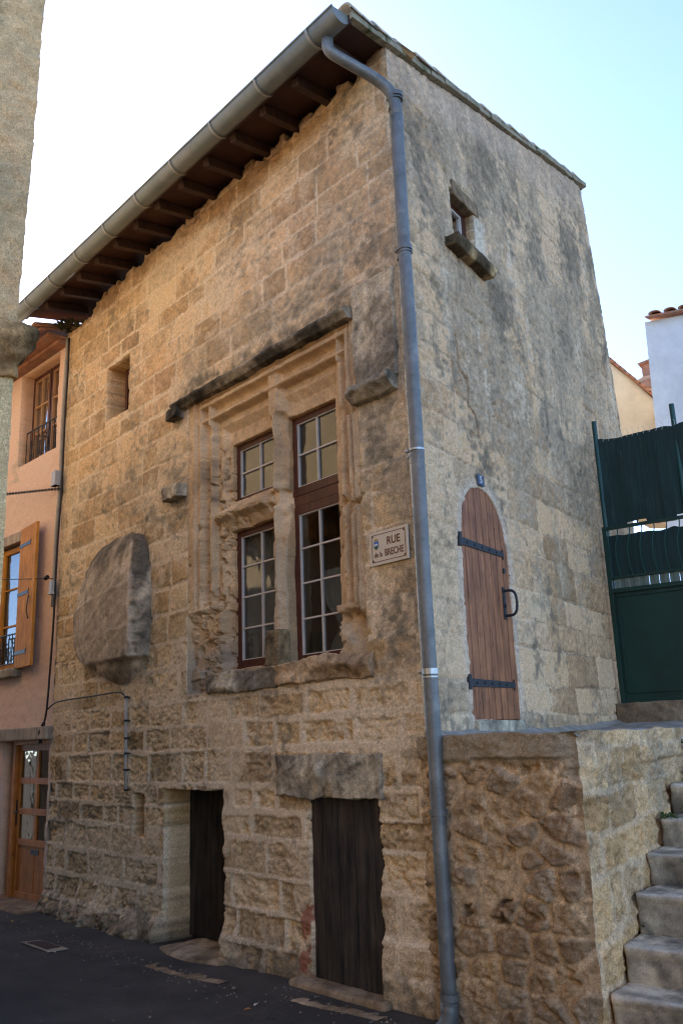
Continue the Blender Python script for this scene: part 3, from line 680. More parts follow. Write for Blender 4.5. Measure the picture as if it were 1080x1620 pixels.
def sur_h(U, Z):
    u0, u1, z0, z1 = WN
    er = sm(3.3, 2.5, Z)
    wr = .012 * fbm(U * 7, Z * 7, 4, 81)
    tl = (u1 - .10 - U); tr = (U - (u0 + .05)) * 1.22; tt = (4.80 - Z) * 1.02
    t = np.minimum(np.minimum(tl, tr), tt)
    h = np.interp(t, _t, _h) * 1.25
    # fillets run through and cross at the upper corners
    for q in (.085, .235):
        ridge = np.exp(-((tt - q) / .012) ** 4) * (t > -.0) ; h = np.maximum(h, np.where((ridge > .5) & (np.minimum(tl, tr) > .02), -.02, -9))
        for ts in (tl, tr):
            rv = np.exp(-((ts - q) / .012) ** 4); h = np.maximum(h, np.where((rv > .5) & (tt > .02) & (tt < .3), -.02, -9))
    # mullion face between the lights, with a fillet continued from the head
    mc = (LL[0] + RL[1]) / 2; dm = np.abs(U - mc)
    mul = np.interp(dm, [0, .05, .06, .085, .12, .2], [-.035, -.035, -.06, -.075, -.12, -.14]); h = np.where((t > .3) | (dm < .16), np.maximum(h, mul), h)
    # cavetto round each light
    dl = np.minimum(rect(U, Z, LL[0], LL[1], LT[1], LL[3]), rect(U, Z, LL[0], LL[1], LL[2], LT[0])); dr_ = rect(U, Z, *RL); dmin = np.minimum(dl, dr_)
    cav = np.interp(dmin, [0, .012, .05, .09], [-.135, -.125, -.10, 0]); h = np.where(dmin < .09, np.minimum(h, np.maximum(cav, -.135)), h)
    # left transom projects as a worn sloping ledge
    tz = np.interp(Z, [3.44, 3.47, 3.55, 3.585, 3.615, 3.70, 3.74], [-.13, -.125, -.085, -.01, -.005, -.11, -.13]); h = np.where((U > LL[0] - .01) & (U < 2.46) & (Z > 3.44) & (Z < 3.74), np.maximum(h, tz - .04 * sm(2.36, 2.46, U)), h)
    # shafts stop on small bases
    bl = (U > 2.42); h = np.where(bl & (Z < 2.86) & (Z > 2.76), np.maximum(h, -.02 + .02 * np.sin((Z - 2.76) * 60)), h)
    br_ = (U < .80); h = np.where(br_ & (Z < 2.60) & (Z > 2.53), np.maximum(h, -.03), h)
    low = np.where(U > 1.5, sm(2.80, 2.70, Z), sm(2.54, 2.46, Z)) * (dmin > .05)
    rag = -.045 + .02 * fbm(U * 5, Z * 7, 5, 83) + .014 * vn(U * 3.4, Z * 8, 84) - .02 * (fbm(U * 5, Z * 12, 3, 85) > .1)
    h = h * (1 - low) + rag * low
    # pitting and broken arrises
    pit = np.maximum(fbm(U * 10, Z * 9, 4, 86) - .12, 0) * (.07 * sm(3.9, 3.2, Z) + .02)
    pit = pit + .05 * (fbm(U * 22, Z * 24, 2, 87) > .28) * sm(1.9, 2.15, U) * sm(4.35, 4.1, Z) * sm(2.7, 2.5, U)
    brk = .06 * sm(.18, .4, fbm(U * 2.3, Z * 3.5, 4, 88)) * ((U < .85) | (np.abs(U - mc) < .14)) * sm(4.2, 3.9, Z)
    h = h - pit - brk + wr * (.5 + er) + .003 * fbm(U * 40, Z * 40, 2, 89)
    # repair in rough mortar lower on the mullion
    mp = sm(3.35, 3.2, Z) * (np.abs(U - mc) < .1); h = np.where(mp > 0, h * (1 - mp * .6) + mp * .6 * (-.05 + .02 * fbm(U * 6, Z * 5, 4, 90)), h)
    edge = np.minimum.reduce([U - u0, u1 - U, z1 - Z, Z - z0]); h = h * sm(0, .02, edge) - .012 * (1 - sm(0, .02, edge))
    ts_ = sm(.35, .1, Z - 2.06) * 0
    return h
def sur_c(U, Z, H):
    fine = fbm(U * 16, Z * 16, 4, 92); br = fbm(U * 2.5, Z * 2.5, 4, 93)
    c = mix(np.array([.50, .36, .215]), np.array([.40, .26, .135]), np.clip(.5 + 1.2 * br, 0, 1)) * (1 + .25 * fine[..., None])
    c = mix(c, np.array([.36, .29, .20]), .8 * sm(3.3, 3.1, Z) * (np.abs(U - 1.55) < .12))
    bk = np.maximum.reduce([.9 * blob(U, Z, 2.5, 4.0, .14, .35), .8 * blob(U, Z, 2.25, 3.9, .12, .2), .7 * blob(U, Z, 2.45, 3.0, .1, .2), .7 * blob(U, Z, 1.52, 3.75, .1, .12), .6 * blob(U, Z, 1.4, 3.9, .05, .2), .7 * sm(2.5, 2.25, Z) * sm(1.9, 2.2, U), .7 * sm(2.25, 2.05, Z), .55 * sm(4.72, 4.82, Z)])
    bm_ = np.clip(bk + 1.1 * fbm(U * 9, Z * 9, 3, 94) - .45, 0, 1) * .85; c = mix(c, np.array([.08, .065, .05]), bm_)
    c = mix(c, GREY, np.clip(.6 * sm(2.6, 2.3, Z) + .5 * br - .1, 0, .7) * (Z < 2.8)); c = mix(c, GREY, .35 * np.clip(sm(.75, .5, U) + br, 0, 1))
    return c
wall('window_surround', FR, WN[0] - .012, WN[1] + .012, WN[2] - .012, WN[3] + .012, .0065, sur_solid, sur_h, sur_c, M['stone_soft'], house, .25, None, lay=5)
def cdark(P): 
    k = np.clip(.5 + 1.5 * n3(P, 5, 3), 0, 1); return mix(np.array([.05, .043, .032]), np.array([.25, .21, .15]), k) * (1 + .6 * f3(P, 20, 5))[:, None]
def cgrey(P):
    k = np.clip(.5 + 1.4 * n3(P, 4, 3), 0, 1); return mix(np.array([.16, .135, .10]), np.array([.36, .30, .21]), k) * (1 + .6 * f3(P, 20, 5))[:, None]
def ctan(P):
    k = np.clip(.5 + 1.4 * n3(P, 4, 3), 0, 1); return mix(np.array([.28, .19, .11]), np.array([.48, .35, .22]), k) * (1 + .5 * f3(P, 20, 5))[:, None]
def hood_d(P):
    z = (P[:, 1] - 4.755) / .125; P[:, 2] = np.where(P[:, 2] > 0, P[:, 2] * np.interp(z, [0, .25, .55, .7, 1.0], [.45, .6, 1.0, 1.0, .62]), P[:, 2]); return P
hm = rbox('hood_mould', FR, .47, 3.02, 4.775, 4.862, -.05, .10, .010, .008, cdark, M['stone'], house, hood_d, 7, 2)
# dark weathered block with its label stop right of the window
def blk_d(P):
    z = P[:, 1]; P[:, 2] = np.where(P[:, 2] > 0, P[:, 2] * np.interp(z, [3.98, 4.06, 4.12, 4.2, 5.0, 5.06], [.35, .6, .5, .3, .28, .2]), P[:, 2]); return P
rbox('hood_return_block', FR, .02, .455, 4.16, 5.0, -.03, .028, .011, .016, cgrey, M['stone'], house, None, 7, 5)
def ls_d(P):
    z = (P[:, 1] - 4.02) / .17; P[:, 2] = np.where(P[:, 2] > 0, P[:, 2] * np.interp(z, [0, .35, .6, 1], [.25, .7, 1.0, .75]), P[:, 2]); return P
rbox('label_stop', FR, .03, .47, 4.04, 4.17, -.03, .13, .011, .014, cdark, M['stone'], house, ls_d, 9, 8)
rbox('label_stop', FR, 2.86, 3.14, 3.90, 4.02, -.03, .10, .011, .02, cgrey, M['stone'], house, ls_d and (lambda P: P), 9, 15)
rbox('label_stop', FR, 2.90, 3.10, 4.70, 4.80, -.03, .10, .013, .010, cdark, M['stone'], house, None, 9, 18)
# broken sill course
def sill_d(P):
    t = np.maximum(P[:, 2], 0); P[:, 2] = np.where(P[:, 2] > 0, P[:, 2] * (.55 + .5 * vn(P[:, 0] * 3.1, P[:, 1] * 12, 3)) * np.interp(P[:, 1], [2.0, 2.08, 2.16, 2.24], [.25, .8, 1, .7]), P[:, 2]); P[:, 1] += .03 * vn(P[:, 0] * 4, P[:, 0] * 0, 6) * (P[:, 2] > .005); return P
rbox('window_sill', FR, 1.50, 2.50, 2.05, 2.21, -.1, .085, .010, .018, cgrey, M['stone'], house, sill_d, 7, 31)
rbox('window_sill', FR, .40, 1.52, 2.06, 2.225, -.1, .09, .010, .018, ctan, M['stone'], house, sill_d, 7, 37)
rbox('mullion_base_block', FR, 1.45, 1.655, 2.20, 2.50, -.12, .015, .010, .014, lambda P: cgrey(P) * np.array([.75, .66, .5]), M['stone'], house, None, 7, 41, .025)
# lintels
def lin_d(P):
    c = blob(P[:, 0], P[:, 1], .98, 1.42, .07, .09) ; P[:, 2] = np.where(P[:, 2] > 0, P[:, 2] * (1 + 2.2 * c + .8 * blob(P[:, 0], P[:, 1], .83, 1.36, .10, .07)) , P[:, 2]); return P
rbox('door_lintel', FR, .37, 1.53, 1.25, 1.545, -.3, .03, .011, .022, cgrey, M['stone'], house, lin_d, 6, 44)
# carved keel-shaped oriel stump
def oriel():
    nz_, nt_ = 110, 90; V = []; C = []
    zk = [2.24, 2.30, 2.38, 2.455, 2.475, 2.60, 2.75, 3.0, 3.3, 3.5, 3.62, 3.70, 3.755]
    uLk = [4.15, 4.38, 4.52, 4.60, 4.82, 5.00, 5.10, 5.12, 5.02, 4.86, 4.70, 4.54, 4.26]; uRk = [3.86, 3.74, 3.66, 3.62, 3.53, 3.50, 3.48, 3.48, 3.50, 3.54, 3.60, 3.68, 3.84]
    pk = [.02, .08, .13, .145, .19, .20, .21, .21, .20, .17, .13, .08, .0]
    for i in range(nz_ + 1):
        t = i / nz_; z = 2.24 + 1.515 * t; uL = float(np.interp(z, zk, uLk)); uR = float(np.interp(z, zk, uRk)); p_ = float(np.interp(z, zk, pk)); wd = uL - uR
        if z < 2.465: mid = (uL + uR) / 2; plan = [(mid + wd / 2 * math.cos(a), -.05 + (p_ + .05) * math.sin(a)) for a in np.linspace(0, math.pi, 11)]
        else: plan = [(uL, -.05), (uL - .03 * wd, p_ * .30), (uL - .07 * wd, p_ * .36), (uL - .30 * wd, p_ * .78), (uL - .6 * wd, p_ * .97), (uR + .09, p_ * .97), (uR + .04, p_ * .85), (uR, p_ * .5), (uR, -.05)]
        L = [0]
        for a, b in zip(plan[:-1], plan[1:]): L.append(L[-1] + math.hypot(b[0] - a[0], b[1] - a[1]))
        for j in range(nt_ + 1):
            s_ = j / nt_ * L[-1]; V.append((float(np.interp(s_, L, [q[0] for q in plan])), z, float(np.interp(s_, L, [q[1] for q in plan]))))
    P = np.array(V); idx = np.arange(len(P)).reshape(nz_ + 1, nt_ + 1)
    F_ = np.stack([idx[:-1, :-1], idx[1:, :-1], idx[1:, 1:], idx[:-1, 1:]], -1).reshape(-1, 4)
    d, hh = Courses(23, 2.3, 3.9, (.30, .44), 2, 6, (.38, .62)).field(P[:, 0] + .012 * n3(P, 8), P[:, 1] + .02 * n3(P, 5, 7) + .1 * (P[:, 0] - 4))
    ridge = np.interp(P[:, 1], zk, uRk) + .075
    m = sm(.016, .006, d + .008 * f3(P, 15, 3)) * (P[:, 1] > 2.48); rt = sm(.01, -.03, P[:, 0] - ridge) * (P[:, 1] > 2.47)
    amp = (.010 + .030 * rt) * f3(P, 9, 2, 5, .7) + .004 * m
    br_ = rt * .05 * (np.sin(P[:, 1] * 21) * .5 + f3(P, 5, 8)) * (P[:, 1] > 2.62) * (P[:, 1] < 3.3)
    P = P + np.stack([-rt * amp * .5, .008 * n3(P, 7, 9), amp - np.abs(br_)], -1)
    c = mix(np.array([.36, .28, .19]), np.array([.44, .35, .24]), np.clip(.5 + hh[:, 0] * .8, 0, 1)) * (1 + .35 * f3(P, 16, 1))[:, None]
    c = mix(c, MORT * .8, m * .4); c = mix(c, MORT, np.exp(-((P[:, 0] - ridge - .02) / .022) ** 2) * (P[:, 1] > 2.6) * .6)
    dk = np.clip(rt * .75 + sm(3.25, 3.60, P[:, 1]) * .8 + .9 * f3(P, 6, 6) - .22, 0, 1) * (P[:, 1] > 2.48)  # shade painted on the right facet; top darker too, blotches at random
    c = mix(c, np.array([.065, .056, .042]), dk * .85); c = mix(c, ctan(P) * .9, sm(2.48, 2.46, P[:, 1]))
    return link('oriel_stump', quads('oriel_stump', FR.pts(P), F_[:, ::-1] if FR.flip else F_, c), M['stone'], house)
oriel()

# ---- windows
def win_frame(mb, pl, u0, u1, z0, z1, o, w, t): # a rectangular ring
    mb.box(pl, u0, u0 + w, z0, z1, o, o + t); mb.box(pl, u1 - w, u1, z0, z1, o, o + t); mb.box(pl, u0 + w, u1 - w, z0, z0 + w, o, o + t - .002); mb.box(pl, u0 + w, u1 - w, z1 - w, z1, o, o + t - .002)
def window(parent, pl, u0, u1, z0, z1, o, cols, rows, w=.072, bw=.013, fm='oakframe', bmat='bar', gl='glass', name='window', bead=.008):
    mb = MB(); win_frame(mb, pl, u0, u1, z0, z1, o, w, .05); fr = mb.build(name, M[fm], parent, .003)
    a0, a1, b0, b1 = u0 + w, u1 - w, z0 + w, z1 - w; mb = MB()
    if bead: win_frame(mb, pl, a0, a1, b0, b1, o + .012, bead, .03)
    for i in range(1, cols): c = a0 + (a1 - a0) * i / cols; mb.box(pl, c - bw / 2, c + bw / 2, b0, b1, o + .014, o + .04)
    for i in range(1, rows): c = b0 + (b1 - b0) * i / rows; mb.box(pl, a0, a1, c - bw / 2, c + bw / 2, o + .016, o + .038)
    mb.build('glazing_bars', M[bmat], fr)
    mb = MB(); mb.box(pl, a0 - .005, a1 + .005, b0 - .005, b1 + .005, o + .018, o + .022); mb.build('pane', M[gl], fr)
    return fr
WO = -.235
window(house, FR, LL[0] - .05, LL[1] + .02, LT[1] - .02, LL[3] + .02, WO, 2, 2)
wl_ = window(house, FR, LL[0] - .05, LL[1] + .02, LL[2] - .0, LT[0] + .02, WO, 2, 4)
window(house, FR, RL[0] - .02, RL[1] + .02, 3.60, RL[3] + .02, WO, 2, 2)
wr_ = window(house, FR, RL[0] - .02, RL[1] + .02, RL[2] - .0, 3.51, WO, 2, 4)
mb = MB(); mb.box(FR, RL[0] - .02, RL[1] + .02, 3.512, 3.598, WO, WO + .045); mb.build('window_rail', M['oakframe'], house, .004)
def curtain(pl, u0, u1, z0, z1, o, parent, name='curtain', amp=.02, tie=None, mat='curtain'):
    nu, nz = 40, 24; U, Z = np.meshgrid(np.linspace(0, 1, nu), np.linspace(0, 1, nz)); uu = u0 + (u1 - u0) * U
    if tie is not None: uu = tie + (uu - tie) * (1 - .75 * np.exp(-((Z - .35) / .18) ** 2))
    P = np.stack([uu, z0 + (z1 - z0) * Z, o + amp * np.sin(U * 38 + 2 * vn(U * 5, Z * 2))], -1).reshape(-1, 3); i = np.arange(nu * nz).reshape(nz, nu)
    F_ = np.stack([i[:-1, :-1], i[:-1, 1:], i[1:, 1:], i[1:, :-1]], -1).reshape(-1, 4)
    return link(name, quads(name, pl.pts(P), F_), M[mat], parent)
curtain(FR, 1.66, 2.26, 2.27, 3.44, WO - .035, wl_, amp=.012)
curtain(FR, .92, 1.22, 2.26, 2.95, WO - .05, wr_, amp=.012, tie=1.02)

# small upper-left window (deep splay, brown frame on the right)
mb = MB(); mb.box(FR, SW[0] - .02, SW[1] + .02, SW[2] - .02, SW[3] + .02, -.28, -.25); sw = mb.build('small_window', M['soffit'], house)
mb = MB(); win_frame(mb, FR, SW[0] + .0, SW[0] + .405, SW[2], SW[3] - .02, -.22, .05, .05); mb.build('frame', M['oakframe'], sw, .003)
# side window
sp = SWD; window(house, SD, sp[0] - .0, sp[1] + .01, sp[2] - .01, sp[3] + .01, -.13, 1, 1, .085, fm='oakframe', bead=.02, gl='glass_sky', name='side_window')
def slab_d(P):
    P[:, 2] = np.where(P[:, 2] > 0, P[:, 2] * np.interp(P[:, 1] - _wb[1], [-.16, -.10, -.04, .02], [.45, .72, 1, 1]), P[:, 2]); return P
_sr = SD.px(787, 440, .13)
rbox('side_window_sill', SD, sp[0] - .16, _sr[0], _wb[1] - .09, _wb[1] - .0, -.1, .13, .012, .008, lambda P: cdark(P) * np.array([1.5, 1.25, .9]), M['stone'], house, slab_d, 8, 51)
def lt_d(P): P[:, 2] = np.where(P[:, 2] > 0, P[:, 2] * np.interp(P[:, 1], [sp[3] - .03, sp[3] + .25], [1.0, .15]), P[:, 2]); return P
rbox('side_window_lintel', SD, sp[0] + .04, sp[1] + .08, sp[3] - .05, sp[3] + .09, -.12, .012, .013, .010, lambda P: ctan(P) * .6, M['stone'], house, lt_d, 8, 55)

# ---- arched plank door
r_ = (du1 - du0) / 2; cc = (du0 + du1) / 2; zs_ = dz1 - r_ * 1.12
nb = 8; door = None
mb = MB()
for i in range(nb):
    a = du0 - .01 + (du1 - du0 + .02) * i / nb; b = du0 - .01 + (du1 - du0 + .02) * (i + 1) / nb - .008
    top = []
    for k in range(6):
        uu = b + (a - b) * k / 5; top.append((uu, zs_ + 1.12 * math.sqrt(max((r_ + .012) ** 2 - (uu - cc) ** 2, 0)) + .0))
    mb.prism([SD.pt(a, dz0 + .005, -.045), SD.pt(b, dz0 + .005, -.045)] + [SD.pt(u_, z_, -.045) for u_, z_ in top], nS * .028)
door = mb.build('arched_door', M['door_red'], house, .003)
mb = MB(); mb.box(SD, du0 - .02, du1 + .02, dz0 - .02, dz1 + .02, -.085, -.05); mb.build('door_backing', M['rafter'], door)
for (zz, t) in ((SD.px(727, 853)[1], 0), (SD.px(742, 1079)[1], 1)):
    mb = MB(); uR = du1 - .10 + .02 * t
    mb.prism([SD.pt(du0 - .01, zz - .03, -.017), SD.pt(uR, zz - .022, -.017), SD.pt(uR + .004, zz - .045, -.017), SD.pt(uR + .02, zz, -.017), SD.pt(uR + .004, zz + .045, -.017), SD.pt(uR, zz + .022, -.017), SD.pt(du0 - .01, zz + .03, -.017)], nS * .010)
    mb.tube([SD.pt(du0 - .02, zz - .05, -.002), SD.pt(du0 - .02, zz + .055, -.002)], .022, 10)
    for k in range(5): c = du0 + .12 + k * .13; mb.tube([SD.pt(c, zz, -.008), SD.pt(c, zz, .0)], .009, 8)
    mb.build('strap_hinge', M['iron'], door, .0015)
hz = SD.px(803, 955)[1]; hu = SD.px(800, 955)[0]
mb = MB(); mb.box(SD, hu - .022, hu + .022, hz - .13, hz + .13, -.017, -.010); mb.tube(bez([SD.pt(hu + .002, hz + .10, -.01), SD.pt(hu + .01, hz + .10, .075), SD.pt(hu + .01, hz + .0, .095), SD.pt(hu + .01, hz - .10, .075), SD.pt(hu + .002, hz - .10, -.01)], 6), .011, 8); mb.tube([SD.pt(hu, hz - .02, -.01), SD.pt(hu, hz - .02, .0)], .016, 8)
mb.build('door_handle', M['iron'], door)
mb = MB(); c = SD.px(799, 903); mb.tube([SD.pt(c[0], c[1], -.017), SD.pt(c[0], c[1], -.008)], .022, 12); mb.build('keyhole_plate', M['iron'], door)

# ---- old doors in the street front
def plank_door(pl, u0, u1, z0, z1, o, n, mat, name='plank_door'):
    mb = MB(); rg = random.Random(n * 7)
    for i in range(n):
        a = u0 + (u1 - u0) * i / n; b = u0 + (u1 - u0) * (i + 1) / n - .007; dz = rg.uniform(0, .03)
        mb.box(pl, a, b, z0 + dz, z1, o + rg.uniform(-.004, .004), o + .03)
    d = mb.build(name, M[mat], house, .003)
    mb = MB(); mb.box(pl, u0 - .02, u1 + .02, z0 - .05, z1, o - .03, o - .006); mb.build('door_backing', M[mat], d)
    return d
d = plank_door(FR, 2.2, 3.25, .0, 1.30, -.30, 7, 'door_old')
for z in (.98, .28): mb = MB(); mb.box(FR, 2.30, 2.62, z, z + .02, -.27, -.262); mb.build('strap_hinge', M['iron'], d)
mb = MB(); mb.tube(bez([FR.pt(2.75, .72, -.27), FR.pt(2.75, .72, -.23), FR.pt(2.75, .62, -.23), FR.pt(2.75, .62, -.27)], 4), .006, 6); mb.build('door_handle', M['iron'], d)
plank_door(FR, .38, 1.22, .0, 1.28, -.065, 5, 'door_old')
mb = MB(); mb.box(FR, .40, 1.2, 0, 1.3, -.43, -.41); 
rbox('doorstep', FR, 2.10, 3.02, -.1, .02, -.4, .13, .02, .010, lambda P: ctan(P) * .62, M['stone_soft'], house, lambda P: P + np.stack([0 * P[:, 0], 0 * P[:, 0], .10 * (P[:, 2] > 0) * np.sin((P[:, 0] - 2.1) * 3.3)], -1), 6, 61, .02)
rbox('doorstep', FR, .33, 1.30, -.1, .04, -.3, .12, .02, .008, lambda P: ctan(P) * .62, M['stone_soft'], house, None, 6, 67, .025)
mb.bm.free()

# ================================================================== signs
def text(body, size, pl, u, z, o, mat, parent, name, align='CENTER', bold=.0, sx=1.0, ext=.001):
    cu = bpy.data.curves.new('t', 'FONT'); cu.body = body; cu.size = size; cu.extrude = ext; cu.offset = bold; cu.align_x = align; cu.align_y = 'CENTER'
    to = bpy.data.objects.new('t', cu); COL.objects.link(to); bpy.context.view_layer.update()
    me = bpy.data.meshes.new_from_object(to.evaluated_get(bpy.context.evaluated_depsgraph_get())); bpy.data.objects.remove(to)
    s = -1.0 if pl.flip else 1.0; P0 = pl.pt(u, z, o)   # reading direction runs left to right for the viewer
    X = pl.d * s; 
    me.transform(Matrix([[X[0] * sx, 0, pl.n[0], P0[0]], [X[1] * sx, 0, pl.n[1], P0[1]], [0, 1, pl.n[2], P0[2]], [0, 0, 0, 1]]))
    me.name = name; return link(name, me, mat, parent)
sgL, sgR = FR.px(584, 845, .02), FR.px(643.5, 827, .02); sgB = FR.px(587, 897, .02)
su0, su1, sz1, sz0 = sgR[0] + .0, sgL[0], sgL[1], sgB[1]
sgn = thing('street_sign', 'cream enamel street sign reading RUE de la BRECHE beside the downpipe', 'street sign', FR.pt((su0 + su1) / 2, sz0, 0))
mb = MB(); mb.box(FR, su0, su1, sz0, sz1, .012, .022); mb.build('sign_plate', M['sign'], sgn, .003)
mb = MB(); i0, i1, j0, j1 = su0 + .022, su1 - .022, sz0 + .022, sz1 - .020; tt = .0045
mb.box(FR, i0, i1, j0, j0 + tt, .022, .0235); mb.box(FR, i0, i1, j1 - tt, j1, .022, .0235); mb.box(FR, i0, i0 + tt, j0 + tt, j1 - tt, .022, .0235); mb.box(FR, i1 - tt, i1, j0 + tt, j1 - tt, .022, .0235)
for a in (i0 + .012, i1 - .012):
    for b in (j0 + .012, j1 - .012): mb.tube([FR.pt(a, b, .022), FR.pt(a, b, .026)], .006, 8)
mb.build('sign_border', M['sign_ink'], sgn)
cx = (su0 + su1) / 2
text('RUE', .078, FR, cx - .05, sz0 + .155, .0225, M['sign_ink'], sgn, 'lettering', bold=.0014, sx=.95)
text('de la', .052, FR, su1 - .085, sz0 + .072, .0225, M['sign_ink'], sgn, 'lettering', bold=.0006, sx=.85)
text('BRECHE', .068, FR, su0 + .135, sz0 + .075, .0225, M['sign_ink'], sgn, 'lettering', bold=.0012, sx=.76)
ku, kz = su1 - .068, sz0 + .145
sh = [(-.024, .026), (.024, .026), (.024, -.008), (.014, -.026), (0, -.036), (-.014, -.026), (-.024, -.008)]
mb = MB(); mb.prism([FR.pt(ku + a, kz + b, .0225) for a, b in sh], nF * .0015); crest = mb.build('crest', M['blue'], sgn)
mb = MB(); mb.prism([FR.pt(ku + a, kz + b, .0242) for a, b in [(-.024, -.006), (.024, -.006), (.024, -.009), (.014, -.026), (0, -.036), (-.014, -.026), (-.024, -.009)]], nF * .0008); mb.build('crest_base', M['crest_green'], crest)
mb = MB(); mb.prism([FR.pt(ku + a, kz + b, .0252) for a, b in [(-.016, .004), (-.010, .007), (.012, .006), (.017, .010), (.018, .003), (.013, -.001), (.013, -.011), (.008, -.011), (.006, -.002), (-.009, -.001), (-.011, -.010), (-.016, -.009)]], nF * .0008); mb.build('crest_animal', M['white_ink'], crest)
mb = MB(); mb.prism([FR.pt(ku + a, kz + b, .0225) for a, b in [(-.018, .029), (.018, .029), (.020, .043), (.011, .037), (.007, .045), (0, .039), (-.007, .045), (-.011, .037), (-.020, .043)]], nF * .0012); mb.build('crest_crown', M['gold'], crest)
hn = SD.px(758, 760); nbp = thing('house_number', 'small blue enamel house number 5 above the arched door', 'house number', SD.pt(hn[0], hn[1] - .05, 0))
mb = MB(); mb.box(SD, hn[0] - .06, hn[0] + .06, hn[1] - .045, hn[1] + .045, .008, .013); M['plate_blue'] = paint('plate_blue', (.05, .075, .13), .4, .4, .05); mb.build('number_plate', M['plate_blue'], nbp, .002)
mb = MB(); win_frame(mb, SD, hn[0] - .058, hn[0] + .058, hn[1] - .043, hn[1] + .043, .013, .0025, .001); mb.build('plate_border', M['plate_blue'], nbp)
text('5', .082, SD, hn[0], hn[1], .0135, M['white_ink'], nbp, 'numeral', bold=.001)

# ================================================================== terrace
LIT = np.array([.46, .36, .24])
def rub(U, Z, fx, fz, s):
    Uw = U + .05 * fbm(U * 3, Z * 3, 3, s + 1); Zw = Z + .035 * fbm(U * 3, Z * 3, 3, s + 2); f1, f2, hh = worley(Uw * fx, Zw * fz, s); d = (f2 - f1) / ((fx + fz) / 2) * .5; return d, hh
def ter_h(U, Z):
    d, hh = rub(U, Z, 4.3, 6.8, 7); d = d + .006 * fbm(U * 15, Z * 15, 4, 215, .65); w = .012 + .018 * sm(-.2, .4, fbm(U * 3, Z * 3, 3, 201)); m = sm(w + .006, w - .006, d)
    st = .022 + hh[..., 0] * .016 + fbm(U * 9, Z * 15, 6, 202, .65) * .034 - np.abs(fbm(U * 8, Z * 14, 4, 212)) * .016 - np.maximum(fbm(U * 14, Z * 18, 3, 203) - .2, 0) * .08
    dv = (hh[..., 2] > .72) * (fbm(U * 9, Z * 9, 3, 204) > -.1) * .05
    h = (st - dv) * (1 - m) + (fbm(U * 9, Z * 9, 4, 205) * .006) * m
    h = h + .006 * fbm(U * 28, Z * 30, 3, 213, .8); cap = sm(1.46, 1.50, Z + .05 * fbm(U * 3, Z * 3, 4, 6)); h = h * (1 - cap) + cap * (.028 + .03 * fbm(U * 6, Z * 10, 5, 214, .65) + .012 * fbm(U * 7, Z * 16, 4, 206) - .03 * (Z < 1.50) * (vn(U * 2.1, U * 0, 9) > 0))
    return h + .02 * fbm(U, Z, 2, 208)
def ter_c(U, Z, H):
    d, hh = rub(U, Z, 4.3, 6.8, 7); d = d + .006 * fbm(U * 15, Z * 15, 4, 215, .65); w = .012 + .018 * sm(-.2, .4, fbm(U * 3, Z * 3, 3, 201)); m = sm(w + .006, w - .006, d); fine = fbm(U * 16, Z * 18, 4, 210); br = fbm(U * 2, Z * 2, 4, 211)
    c = mix(np.array([.31, .235, .15]), np.array([.19, .14, .095]), np.clip(.5 + hh[..., 0], 0, 1)); c = mix(c, np.array([.25, .21, .16]), np.clip(hh[..., 1], 0, 1)) * (1 + .35 * fine[..., None])
    c = mix(c, np.array([.37, .30, .215]) * (1 + .15 * br[..., None]), m * .85); c = mix(c, np.array([.05, .05, .05]), (hh[..., 2] > .72) * (fbm(U * 9, Z * 9, 3, 204) > -.1) * .7 * (1 - m))
    c = c * np.clip(1 + .5 * fbm(U * 28, Z * 30, 3, 213, .8), .35, 1.75)[..., None]; cap = sm(1.46, 1.50, Z + .05 * fbm(U * 3, Z * 3, 4, 6)); c = mix(c, np.array([.20, .175, .135]) * (1 + .5 * fine[..., None] + .3 * br[..., None]), cap * .9) * np.array([1.12, 1.0, .84])
    c = mix(c, np.array([.11, .10, .085]), np.clip(.6 * sm(.5, 0, Z) + .5 * br + .3 * fine - .15, 0, .7)); return c
CT = Courses(31, -.1, 1.8, (.20, .34), -.3, 3.2, (.22, .5))
def ts_parts(U, Z):
    d, hh = mort(U, Z, CT, .12); w = .014 + .016 * sm(-.2, .5, fbm(U * 2, Z * 2, 3, 233)); return d, hh, sm(w, w - .008, d)
def ts_h(U, Z):
    d, hh, m = ts_parts(U, Z)
    st = hh[..., 0] * .016 + fbm(U * 10, Z * 13, 6, 241, .62) * .040 - np.maximum(fbm(U * 13, Z * 15, 3, 245) - .2, 0) * .09
    h = st * (1 - m) + fbm(U * 9, Z * 9, 4, 246) * .006 * m; cap = sm(1.42, 1.45, Z + .02 * fbm(U * 3, U * 0, 2, 6)); return h * (1 - cap) + cap * (.03 + .03 * fbm(U * 8, Z * 12, 5, 247, .65)) + .006 * fbm(U * 26, Z * 30, 3, 256, .8)
def ts_c(U, Z, H):
    d, hh, m = ts_parts(U, Z); fine = fbm(U * 16, Z * 16, 4, 250); br = fbm(U * 2.2, Z * 2.2, 4, 251)
    c = stone_base(hh, U, Z, .1 + 0 * U) * .95; c = mix(c, MORT * .8 * (1 + .2 * fine[..., None]), m * .6) * np.array([1.15, 1.0, .82])
    g = np.clip(.45 * sm(1.1, 1.45, Z) + .35 * sm(.8, 1.6, U) + br * .8 + fine * .5 - .15, 0, 1); return mix(c, np.array([.19, .165, .12]) * (1 + .4 * fine[..., None]), g * .8) * np.clip(1 + .5 * fbm(U * 26, Z * 30, 3, 256, .8), .35, 1.75)[..., None]
ter = thing('stone_terrace', 'rubble stone terrace block below the arched door, with worn grey capping', 'terrace', FR.pt(-.6, 0, -1.2))
TT = 1.635
nct = (nF + nS) / np.linalg.norm(nF + nS)
